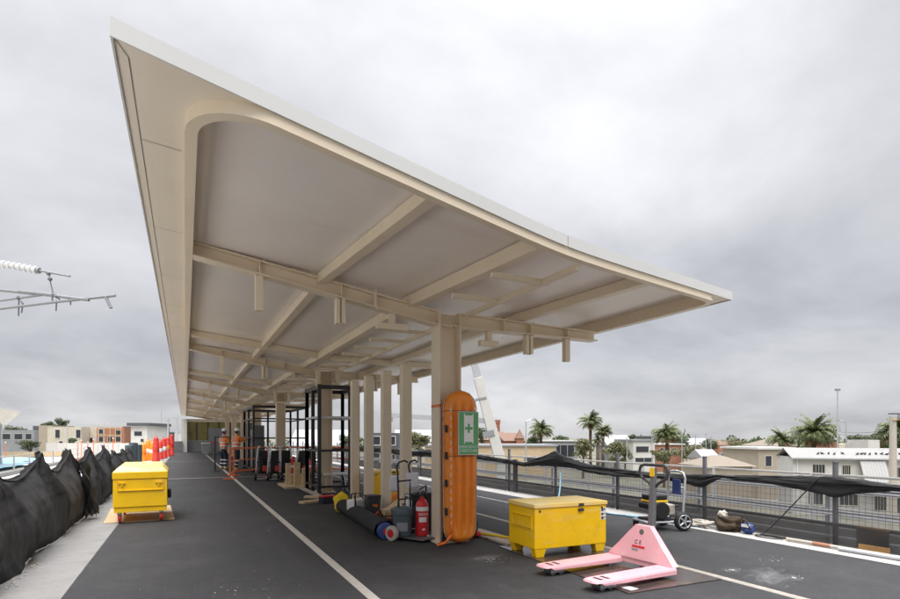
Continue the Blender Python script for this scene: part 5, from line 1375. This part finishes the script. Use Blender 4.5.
for i, bx in enumerate(bpos):
    sl_ = 1.0 + .25*random.random(); p = Vector(wl.location) + ridge_dir*bx + back*sl_ + Vector((0,0,Ht + (sl_+.35)*1.02/4.05 - .02))
    if bird0 is None:
        bird0 = thing('pigeon', 'dark pigeon perched on the white corrugated roof', 'bird', p, 0, 'pigeons perched on the white roof')
        MB().sphere((0,0,.10),(.16,.09,.10),10,8).build('body','bird',bird0,smooth='all'); MB().sphere((.14,0,.20),(.055,.05,.06),8,6).build('head','bird',bird0,smooth='all')
        MB().hexa([(-.13,-.04,.08),(-.30,-.05,.05),(-.30,.05,.05),(-.13,.04,.08)],[(-.13,-.04,.11),(-.30,-.05,.065),(-.30,.05,.065),(-.13,.04,.11)]).build('tail','bird',bird0)
        MB().cyl((.02,-.03,-.01),(.02,-.03,.05),.01,n=5).cyl((.02,.03,-.01),(.02,.03,.05),.01,n=5).build('foot','red',bird0)
    else: dup(bird0, p, random.uniform(0,6.28))
bld('white boxy plant room on the skyline right of the floodlight mast', 868, 880, 440, 100, 'white_wall', 5)
bld('dark red block on the skyline under the floodlight mast', 829, 839, 442.5, 96, 'brick', 5)
bld('pale flat shop behind the long white roof', 838, 872, 444, 105, 'cream_wall', 6)
bld('brown roofed house behind the beige house', 770, 800, 446, 105, 'cream_wall', 9, roof='hip')
# --- left side
bld('tall grey cream block at the left behind the pale cottage', 39, 52, 425.5, 125, 'beige_wall', 8)
bld('pale cream two window building above the left fence', 48, 81, 427, 115, 'cream_wall', 9, roof=None, windows=((.30,.9,.6,2.3),(.91,.9,.6,2.3),(.4,.7,3.0,3.6)))
bld('plain cream building right of the two window building', 81, 98, 428.5, 118, 'cream_wall', 9, windows=((.2,.8,2,3),(.6,.8,2,3)))
bt, W_, Ht = bld('orange brick building shell in scaffolding behind the left fence', 97, 124, 427.5, 112, 'brick_orange', 9, windows=((.15,1.0,.4,1.3),(.15,1.0,1.9,2.9),(.5,1.0,1.9,2.9),(.78,1.0,.6,1.5),(.78,1.0,1.9,2.9)))
m_ = MB()
for k in range(6): m_.cyl((-W_/2+W_*k/5,-1.2,0),(-W_/2+W_*k/5,-1.2,Ht+random.uniform(.2,1.2)),.05,n=5)
for z in (Ht-3.2, Ht-1.6, Ht-.2): m_.box(-W_/2,W_/2,-1.25,-1.15,z,z+.1)
m_.build('scaffold','timber',bt)
bld('dark grey clad block beside the orange brick shell', 123, 132, 426.5, 118, 'grey_wall', 9)
bld('white modern house with dark roof and ribbon window', 131, 147, 426, 110, 'white_wall', 9, roof='dark', windows=((.45,1.5,1.1,2.0),(.7,.6,2.6,3.2)))
bld('dark blue clad block right of the white modern house', 145, 152, 427, 116, 'grey_wall', 8, windows=((.5,.6,1.6,2.6),))
bld('low dark block behind the red bollards', 151, 159, 432, 130, 'grey_wall', 8)
bld('low white sheds behind the left gantry', 158, 186, 434, 190, 'white_wall', 8)
bld('dark grey terrace at the far left under the white shelter roof', -5, 34, 430, 140, 'midgrey', 9, windows=((.3,2,1,2.4),(.6,2,1,2.4),(.85,1.5,1,2.4)))
bld('dark tower house left of the grey cream block', 33, 39, 426, 150, 'grey_wall', 8)
# left platform shelter roof
c = at(21, 40, 412.5)
sh_ = thing('platform_canopy', 'pale canopy end of the opposite platform at the left picture edge', 'canopy', (c.x, c.y, 0), 0)
d0 = at(0, 40, 412)
MB().prism([(.0,0,c.z),(-9,0,c.z+.35),(-9,0,c.z-1.2),(-2.6,0,c.z-2.0),(-1.7,0,c.z-1.75)], (0,-26,0)).build('roof_shell','soffit',sh_)
MB().box(.002,.03,-26,0,c.z-.02,c.z+.14).build('fascia','fascia',sh_)
for y in (-1.5,-9,-16): MB().box(-1.05,-.75,y-.15,y+.15,-.75,c.z-.9).build('column','galv',sh_)
# opposite structures low behind the left fence
pr = thing('viaduct_parapet', 'galvanised post and rail parapet at the outer edge of the left viaduct', 'railing', (-9.2, 20, -.75))
for k in range(16): MB().box(-.04,.04,-8+k*3.6-.04,-8+k*3.6+.04,0,1.15).build('post','galv',pr)
for z in (.6,1.1): MB().cyl((0,-8,z),(0,50,z),.022,n=6).build('rail','galv',pr)
kb = thing('concrete_kerb', 'pale concrete kerb under the left parapet rail', 'kerb', (-9.2, 20, -.75)); MB().box(-.25,.25,-10,60,0,.22).build('kerb_wall','coping',kb)
for i, (x, y, sx, sy, lab) in enumerate(((-12.6, 47, 2.2, 6.0, 'large pale blue tarpaulin spread on the left viaduct deck'), (-13.6, 58, 2.0, 4.0, 'second pale blue tarpaulin further along the left deck'))):
    def tf(a, b): return Vector(((a-.5)*2*sx, (b-.5)*2*sy, .25+.12*nz(a*4, b*6, i)+.1*(1-abs(2*a-1))))
    o = MB().grid(tf, 16, 24).build('tarpaulin','bluehose',None,smooth='all'); o.location=(x,y,-.75); s2=o.modifiers.new('s','SOLIDIFY'); s2.thickness=.02; tag(o,lab,'tarpaulin')
yw = thing('barrier_wall', 'yellow brown board barrier beyond the blue tarpaulins', 'barrier', (-21, 70, -1.6), R(25))
MB().box(-14,12,-.1,.1,.9,1.45).build('board','timber',yw); MB().box(-14,12,-.12,.12,0,.899).build('base_wall','coping',yw)
# white hoarding
hd0 = None
for k in range(9):
    u0 = 46 + k*10.4; p = at(u0+5.2, 62, z=GZ); wd = 10.4*62/FPX
    if hd0 is None:
        hd0 = thing('hoarding_panel', 'white hoarding panel at the left end of the site hoarding', 'hoarding', p, -TH, 'white site hoarding panels')
        MB().box(-wd/2+.02, wd/2-.02, -.03, .03, 4.6, 7.75).build('sheet','white_wall',hd0); MB().box(-.05,.05,.031,.12,0,7.7).build('post','timber',hd0); MB().box(-wd/2+.02,wd/2-.02,.031,.10,4.7,4.9).build('rail','timber',hd0)
    else: dup(hd0, p, -TH, 'white hoarding panel %s' % ['second from the left end','below the two window building','below its right window','below the plain cream building','left of the scaffolding','below the scaffolding','below the dark grey block','at the right end near the bollards'][k-1])
random.seed(11)
for k, (u, v0) in enumerate(((78,442),(81.5,441),(93.5,440),(113,439),(104,443),(5.5,443),(88,443))):
    p = at(u, 50, v0); t = thing('marker_post', 'slim orange marker post %s' % ('left of the plain cream building','below the right window of the pale building','below the orange brick shell edge','before the scaffolded brick shell','between scaffold bays','under the opposite canopy column','below the plain cream building wall')[k], 'post', (p.x,p.y,-7), 0, 'orange marker posts behind the left fence')
    MB().cyl((0,0,0),(0,0,p.z+7),.03,n=8).build('shaft','orange_paint',t); MB().box(-.04,.04,-.04,.04,p.z+7.001,p.z+7.1).build('cap','white',t)
# gantry and masts
p = at(172.5, 95); gn = thing('overhead_gantry', 'grey portal gantry over the tracks far left of the canopy', 'gantry', (p.x,p.y,-1), -TH)
z1 = at(172.5,95,419).z+1
for x in (-.75,.78): MB().box(x-.1,x+.1,-.1,.1,0,z1).build('mast','galv',gn)
MB().box(-.9,1.0,-.09,.09,z1+.001,z1+.25).build('crossbeam','galv',gn)
for u, v, w_ in ((161.5, 411, 130), (67.5, 424, 80)):
    p = at(u,w_,v); t = thing('mast', 'thin grey mast rising behind the %s' % ('red bollards' if u > 100 else 'pale cream building'), 'mast', (p.x,p.y,GZ)); MB().cyl((0,0,0),(0,0,p.z-GZ),.12,.06,8).build('pole','galv',t); MB().cyl((0,0,p.z-GZ),(0,0,p.z-GZ+.8),.03,n=6).build('spike','galv',t)
# overhead line equipment at left
ol = thing('overhead_line_arm', 'overhead line cantilever with ribbed insulator reaching in at the left', 'overhead line', (0,0,0))
W0 = 9.0
def q(u, v, dw=0): return at(u, W0+dw, v)
MB().tube([q(-40,256),q(70,276.2)], .018, 8).build('upper_tube','midgrey',ol)
a, b = q(-30,258.2), q(36,270); ins = MB()
for k in range(26):
    p0 = a.lerp(b,k/25); d = (b-a).normalized(); ins.cyl(p0-d*.005, p0+d*.012, .062 if k % 2 else .05, n=12)
ins.build('insulator','white',ol,smooth=True)
MB().cyl(b, b+(b-a).normalized()*.06, .05, n=10).build('end_fitting','midgrey',ol)
MB().tube([q(-40,286),q(53,295.5),q(89,300)], .026, 8).build('middle_tube','midgrey',ol)
MB().tube([q(19,291.5),q(53,295)], .034, 8).build('sleeve','midgrey',ol)
MB().tube([q(-40,306),q(42,295)], .020, 8).build('brace_tube','midgrey',ol)
MB().tube([q(-40,313.5),q(60,301.5),q(115.5,295.5)], .024, 8).build('lower_tube','midgrey',ol)
MB().tube([q(105.5,296.5),q(111.2,308)], .026, 8).build('steady_arm','midgrey',ol)
MB().tube([q(49,273),q(50,280),q(51.5,287),q(53.5,294)], .010, 6).build('dropper','grey_post',ol)
for u0,v0,u1,v1 in ((19,298,18.5,316),(21,301,23.5,306),(23,303,21.5,313),(56.5,300,56,311),(70.5,296,70.5,305),(58,296,60,301),(52.5,292,52.3,302)):
    MB().tube([q(u0,v0),q(u1,v1)], .012, 6).build('clamp','grey_post',ol)
for u,v in ((48.5,273.5),(50,279),(54,295),(57,296.5),(18.5,298)): MB().sphere(q(u,v), .035, 8, 6).build('fitting','grey_post',ol)
mp = q(-42, 300); MB().box(mp.x-.15, mp.x+.15, mp.y-.15, mp.y+.15, -1.5, 6.2).build('mast','midgrey',ol)

# crane with raised boom
cr_ = thing('crane', 'pale grey crane boom slanting up behind the orange stretcher', 'crane', tuple(at(503, 44, z=GZ)), 0)
b0_ = Vector(cr_.location)
def rel(p): return Vector(p) - b0_
p0, p1, p2 = rel(at(500.5, 44, 462)), rel(at(478, 44, 378)), rel(at(468, 44, 340))
def boom(a, b, wa, wb):
    d = (b-a).normalized(); s_ = Vector((CT,-ST,0)); u_ = d.cross(s_).normalized(); s_ = u_.cross(d).normalized()
    return MB().hexa([a-s_*wa-u_*wa,a+s_*wa-u_*wa,a+s_*wa+u_*wa,a-s_*wa+u_*wa],[b-s_*wb-u_*wb,b+s_*wb-u_*wb,b+s_*wb+u_*wb,b-s_*wb+u_*wb])
boom(p0,p1,.42,.36).build('boom','white_wall',cr_,bevel=.03); boom(p1,p2,.28,.25).build('boom_extension','galv',cr_,bevel=.02)
boom(rel(at(489,44,437)),rel(at(487.6,44,431)),.45,.45).build('collar','midgrey',cr_); boom(rel(at(481,44,400)),rel(at(480.6,44,398)),.42,.42).build('collar','midgrey',cr_)
MB().box(-1.3,1.3,-2.2,2.2,.9,2.6).build('turntable','midgrey',cr_,bevel=.05); MB().box(-1.2,1.2,-4,4,.35,.899).build('chassis','grey_wall',cr_)
boom(Vector((0,0,2.5)), p0, .45, .34).build('boom_foot','white_wall',cr_)
ja = rel(at(392, 44, 415.5)); jb = rel(at(486, 44, 421))
boom(ja,jb,.16,.20).build('jib','galv',cr_); boom(rel(at(391,44,413)),rel(at(391.5,44,422)),.10,.10).build('jib_head','midgrey',cr_); MB().tube([rel(at(470,44,363)),rel(at(476,44,362.5))],.07,8).build('boom_lug','galv',cr_)
for y in (-3,3):
    for x in (-1.2,1.2): MB().lathe([(.2,-.2),(.5,-.2),(.55,-.12),(.55,.12),(.5,.2),(.2,.2)],(x,y,.551),18,'x').build('wheel','black',cr_,smooth=True)
# lamps and poles
def lamp(label, u, w_, vtop, arm, r=.07, head=(.5,.16)):
    p = at(u,w_,vtop); h = p.z-GZ; t = thing('street_lamp', label, 'street lamp', (p.x,p.y,GZ), -TH)
    MB().cyl((0,0,0),(0,0,h),r,r*.6,8).build('pole','galv',t); MB().tube([(0,0,h-.05),(arm*.5,0,h+.10),(arm,0,h+.12)],r*.5,6).build('arm','galv',t)
    MB().box(min(arm,arm+math.copysign(head[0],arm)),max(arm,arm+math.copysign(head[0],arm)),-.12,.12,h+.06,h+.06+head[1]).build('lamp_head','midgrey',t)
lamp('street lamp with arm to the right, left of the small palm', 526, 95, 421, .9, .16)
lamp('street lamp with arm to the left right of the floodlight mast', 846, 85, 421.5, -1.0, .12)
p = at(837.5,80,391); fm_ = thing('floodlight_mast','tall floodlight mast on the skyline above the long white roof','floodlight',(p.x,p.y,GZ),-TH); h=p.z-GZ
MB().cyl((0,0,0),(0,0,h),.13,.08,8).build('pole','galv',fm_); MB().box(-.32,.32,-.1,.1,h,h+.1).build('crossarm','galv',fm_)
for x in (-.22,.22): MB().box(x-.13,x+.13,-.2,.1,h+.1005,h+.32).build('lamp_head','midgrey',fm_)
p = at(893,45,418); up = thing('utility_pole','thick weathered utility pole with crossarm at the right edge','utility pole',(p.x,p.y,GZ),-TH); h=p.z-GZ
MB().cyl((0,0,0),(0,0,h),.30,.24,12).build('pole','pale_rag',up,smooth=True); MB().box(-.2,1.6,-.32,-.245,h-.2,h-.05).build('crossarm','timber',up); MB().cyl((.25,-.4,h-.04),(.25,-.4,h+.3),.16,n=12).build('transformer','midgrey',up); MB().box(-.25,.9,-.3,.2,h+.301,h+.38).build('pole_cap','dark_metal',up)
for k,(u,v) in enumerate(((706,433),(695.5,434),(711,436),(652,434),(627,437),(682,432),(617,452))):
    p=at(u,100,v); t=thing('mast', ('slim pale mast beside the round palm','second slim mast right of the round palm','short mast above the tan hipped roof','thin mast before the white two storey building','thin mast over the bushes','thin mast at the right of the round palm crown','thin post by the bushes left of the white building')[k],'mast',(p.x,p.y,GZ)); MB().cyl((0,0,0),(0,0,p.z-GZ),.11,.07,6).build('pole','galv',t); MB().box(-.3,.3,-.03,.03,p.z-GZ-.4,p.z-GZ-.32).build('crossarm','galv',t)
wires = MB()
for dv in (0, 2.5):
    a=at(930,44,424+dv); b=at(836,110,431.5+dv); wires.tube([a.lerp(b,k/12)+Vector((0,0,-.5*math.sin(math.pi*k/12))) for k in range(13)], .03, 4)
tag(wires.build('power_line','black',None),'thin power wires running left from the utility pole','wire')

# ------------------------------------------------------------------ trees
def palm_meshes(seed, nf, droop):
    rnd = random.Random(seed); gm, dm = MB(), MB()
    for f in range(nf):
        az = rnd.uniform(0,6.283); el0 = math.asin(rnd.uniform(-.45,1.0))
        L_ = rnd.uniform(.85,1.1); N_ = 10
        m_ = dm if el0 < -.15 else gm
        pts=[]; p=Vector((0,0,0)); el=el0
        for k in range(N_+1):
            pts.append(p.copy()); d=Vector((math.cos(az)*math.cos(el),math.sin(az)*math.cos(el),math.sin(el))); p = p + d*(L_/N_); el -= droop*(.6+.8*k/N_)/N_*(1.25 if .3 < el0 < 1.1 else .8)
        m_.tube(pts,[.014*(1-.7*k/N_) for k in range(N_+1)],4)
        sd=Vector((-math.sin(az),math.cos(az),0))
        for k in range(1,N_+1):
            for h_ in (0,.5):
                if k+h_ > N_: continue
                q_=pts[k-1].lerp(pts[k],h_) if h_ else pts[k]; t_=(pts[k]-pts[k-1]).normalized(); ll=.30*math.sin(math.pi*min(1,(k+h_)/N_*.85+.12))+.05
                for s_ in (-1,1):
                    e=q_+sd*s_*ll*.8+t_*ll*.55+Vector((0,0,-.06-.10*rnd.random())); wv=t_*.028
                    m_.add([q_-wv,q_+wv,e],[(0,1,2)])
    return gm, dm
def palm(label, u, w_, v, rpx, seed, nf=70, droop=1.25):
    c = at(u,w_,v); r_ = rpx*1.08*w_/FPX; h = c.z-GZ
    t = thing('palm_tree', label, 'palm tree', (c.x,c.y,GZ), seed)
    MB().tube([(0,0,0),(.03,.02,h*.5),(0,0,h*.95)],[.42,.33,.36],10).build('trunk','bark',t,smooth='all')
    gm, dm = palm_meshes(seed,nf,droop)
    blob((0,0,-.1),(.16,.16,.2),seed).xform(Matrix.Translation((0,0,h)) @ Matrix.Scale(r_,4)).build('crown_base','palm_dead',t,smooth='all')
    cr = gm.xform(Matrix.Translation((0,0,h)) @ Matrix.Scale(r_,4)).build('crown','palm_leaf',t)
    dm.xform(Matrix.Translation((0,0,h)) @ Matrix.Scale(r_*.9,4)).build('dry_fronds','palm_dead',cr) if dm.v else None
palm('lone palm right of the street lamp behind the tan building', 541, 140, 430, 12.5, 1)
palm('tall palm with round crown, left of the pair of palms', 590.5, 130, 421.5, 12.5, 2)
palm('shorter palm leaning close to the right of the tall one', 603, 137, 432, 9.5, 3)
palm('broad round palm beside the white two storey building', 667, 110, 434.5, 14.5, 4, 85)
palm('small palm behind the beige house roof', 781, 95, 440, 14, 5, 50, 1.4)
palm('large dense palm left of the floodlight mast', 814, 90, 434, 21, 6, 110, 1.3)
palm('palm half hidden behind the utility pole at right edge', 899, 85, 432, 20, 7, 80, 1.3)
palm('third palm trunk standing with the pair, reddish trunk', 598, 128, 440, 6, 8, 30)
def leafy(label, u, w_, v, rx, ry, seed, m_='leaf', trunk=True, n=2400, name='tree'):
    """crown centre at (u,v), radii in photo pixels"""
    rnd = random.Random(seed); c = at(u,w_,v); k = w_/FPX; RX, RZ = rx*k, ry*k; h = c.z-GZ
    t = thing(name, label, 'tree' if name == 'tree' else 'bush', (c.x,c.y,GZ))
    tr = MB().tube([(0,0,0),(.05*RX,0,h*.6),(0,.05*RX,h)],[.06*RX+.12,.05*RX+.08,.05],8)
    for q_ in range(5):
        a=rnd.uniform(0,6.28); tr.tube([(0,0,h*.75),(RX*.3*math.cos(a),RX*.3*math.sin(a),h),(RX*.65*math.cos(a),RX*.65*math.sin(a),h+RZ*.35)],[.1,.07,.03],5)
    tr.build('trunk','bark',t)
    lm = MB(); cl_=[]
    for q_ in range(30):
        a=rnd.uniform(0,6.28); e=rnd.uniform(-1.2,1.3); rr=rnd.uniform(.2,.85); cl_.append((Vector((RX*rr*math.cos(a)*math.cos(e),RX*rr*math.sin(a)*math.cos(e),h+RZ*rr*math.sin(e)*(1.9 if e < 0 else 1))), rnd.uniform(.25,.45)))
    sz = .06*min(RX, RZ*1.3)+.04
    for q_ in range(n):
        cc, r_ = rnd.choice(cl_); d=Vector((rnd.gauss(0,1),rnd.gauss(0,1),rnd.gauss(0,1))).normalized(); p=cc+Vector((d.x*RX*r_,d.y*RX*r_,d.z*RZ*r_))*rnd.uniform(.6,1.05)
        nn=(d+Vector((rnd.gauss(0,.5),rnd.gauss(0,.5),rnd.gauss(0,.5)))).normalized(); a_=nn.orthogonal().normalized()*sz*rnd.uniform(.6,1.4); b_=nn.cross(a_).normalized()*sz*rnd.uniform(.5,1.1)
        lm.add([p-a_,p-b_*.7,p+a_,p+b_],[(0,1,2,3)])
    lm.build('crown',m_,t)
leafy('dense olive tree below the two tall palms', 583, 112, 447, 11, 8, 21, 'leaf_olive')
leafy('olive tree right of the pair of palms', 615, 115, 449, 12, 8, 22, 'leaf_olive')
leafy('olive bush tree below the broad round palm', 664, 92, 455, 14, 7, 23, 'leaf_olive')
leafy('dark green tree behind the shorter palm', 612, 170, 440.5, 9, 6, 24)
leafy('yellow green tree left of the olive trees', 625, 120, 452, 8, 7, 25, 'leaf_olive')
leafy('dark green tree at the left of the crane boom', 481, 140, 434, 7, 7, 26)
leafy('green tree between street lamp and lone palm', 533, 145, 441.5, 8, 6, 27)
leafy('small dark tree behind the white two storey building', 630, 210, 438, 7, 5, 28)
leafy('wide olive tree right of the broad round palm', 692, 130, 452, 16, 7, 29, 'leaf_olive', n=3000)
leafy('round green tree above the tan hipped roof', 710, 190, 444, 9, 5, 30)
leafy('dark tree on the skyline right of the street lamp', 855, 130, 440, 8, 5, 31)
leafy('broad dark tree at the right behind the long white roof', 880, 110, 439, 14, 7, 32, n=3000)
leafy('grey green tree far behind the pavilion', 735, 200, 443.5, 12, 4, 33, 'leaf_olive')
leafy('green tree at the right edge beside the utility pole', 906, 80, 440, 12, 10, 34)
leafy('olive tree behind the square posts left of the column', 418, 85, 440, 13, 9, 35, 'leaf_olive', n=3000)
leafy('green tree behind the two window cream building', 62, 150, 424, 8, 5.5, 36)
leafy('low green shrubs below the grey terrace at left', 30, 95, 444, 12, 4, 37)
leafy('second dark tree behind the grey terrace at left', 12, 170, 430, 12, 5, 38)
leafy('small green shrub under the pale cream building', 72, 100, 440.5, 5, 2.5, 39)
leafy('leafy tree at the far left behind the opposite canopy', 48, 170, 426, 8, 4.5, 40)
leafy('dark tree seen between the lift frame and the posts', 345, 120, 440, 9, 5, 41)
leafy('dark green tree between the pavilion and the beige house', 757, 140, 444, 9, 5, 42)
leafy('olive tree behind the roofs at the beige house left', 744, 115, 449, 8, 5, 43, 'leaf_olive')
leafy('dark tree above the glass fronted building', 562, 180, 440, 10, 5, 44)
leafy('low dark tree behind the red brick long building', 680, 170, 441, 12, 5, 45)
leafy('dark tree behind the plant room on the skyline', 866, 150, 440, 10, 4, 46)
# distant buildings seen through the platform structure
bld('pale warehouse seen between the lift frame uprights', 290, 345, 446, 130, 'white_wall', 14, roof='gable')
bld('stacked dark site cabins behind the square posts', 368, 398, 433, 60, 'grey_wall', 6, windows=((.25,1.0,.4,1.3),(.75,1.0,.4,1.3),(.25,1.0,2.0,2.9),(.75,1.0,2.0,2.9)))
bld('cream hall seen behind the second column', 395, 432, 442, 150, 'cream_wall', 12, roof='gable')
# far wood on the horizon
rnd = random.Random(77); lm = MB()
for k in range(5200):
    u = rnd.uniform(-120, 1050); w_ = rnd.uniform(300, 520); hgt = 1.0 + 7.5*max(0, .45+nz(u*.035, 1.7, 0)+.5*nz(u*.11, 9, 0))
    p = at(u, w_, z=GZ + hgt*rnd.random()*1.15 + .5); d = Vector((rnd.gauss(0,1),rnd.gauss(0,1),rnd.gauss(0,.6))).normalized(); a_=d.orthogonal().normalized()*rnd.uniform(.8,1.9); b_=d.cross(a_).normalized()*rnd.uniform(.6,1.3)
    lm.add([p-a_,p-b_,p+a_,p+b_],[(0,1,2,3)])
tag(lm.build('distant_trees','leaf',None), kind='stuff')
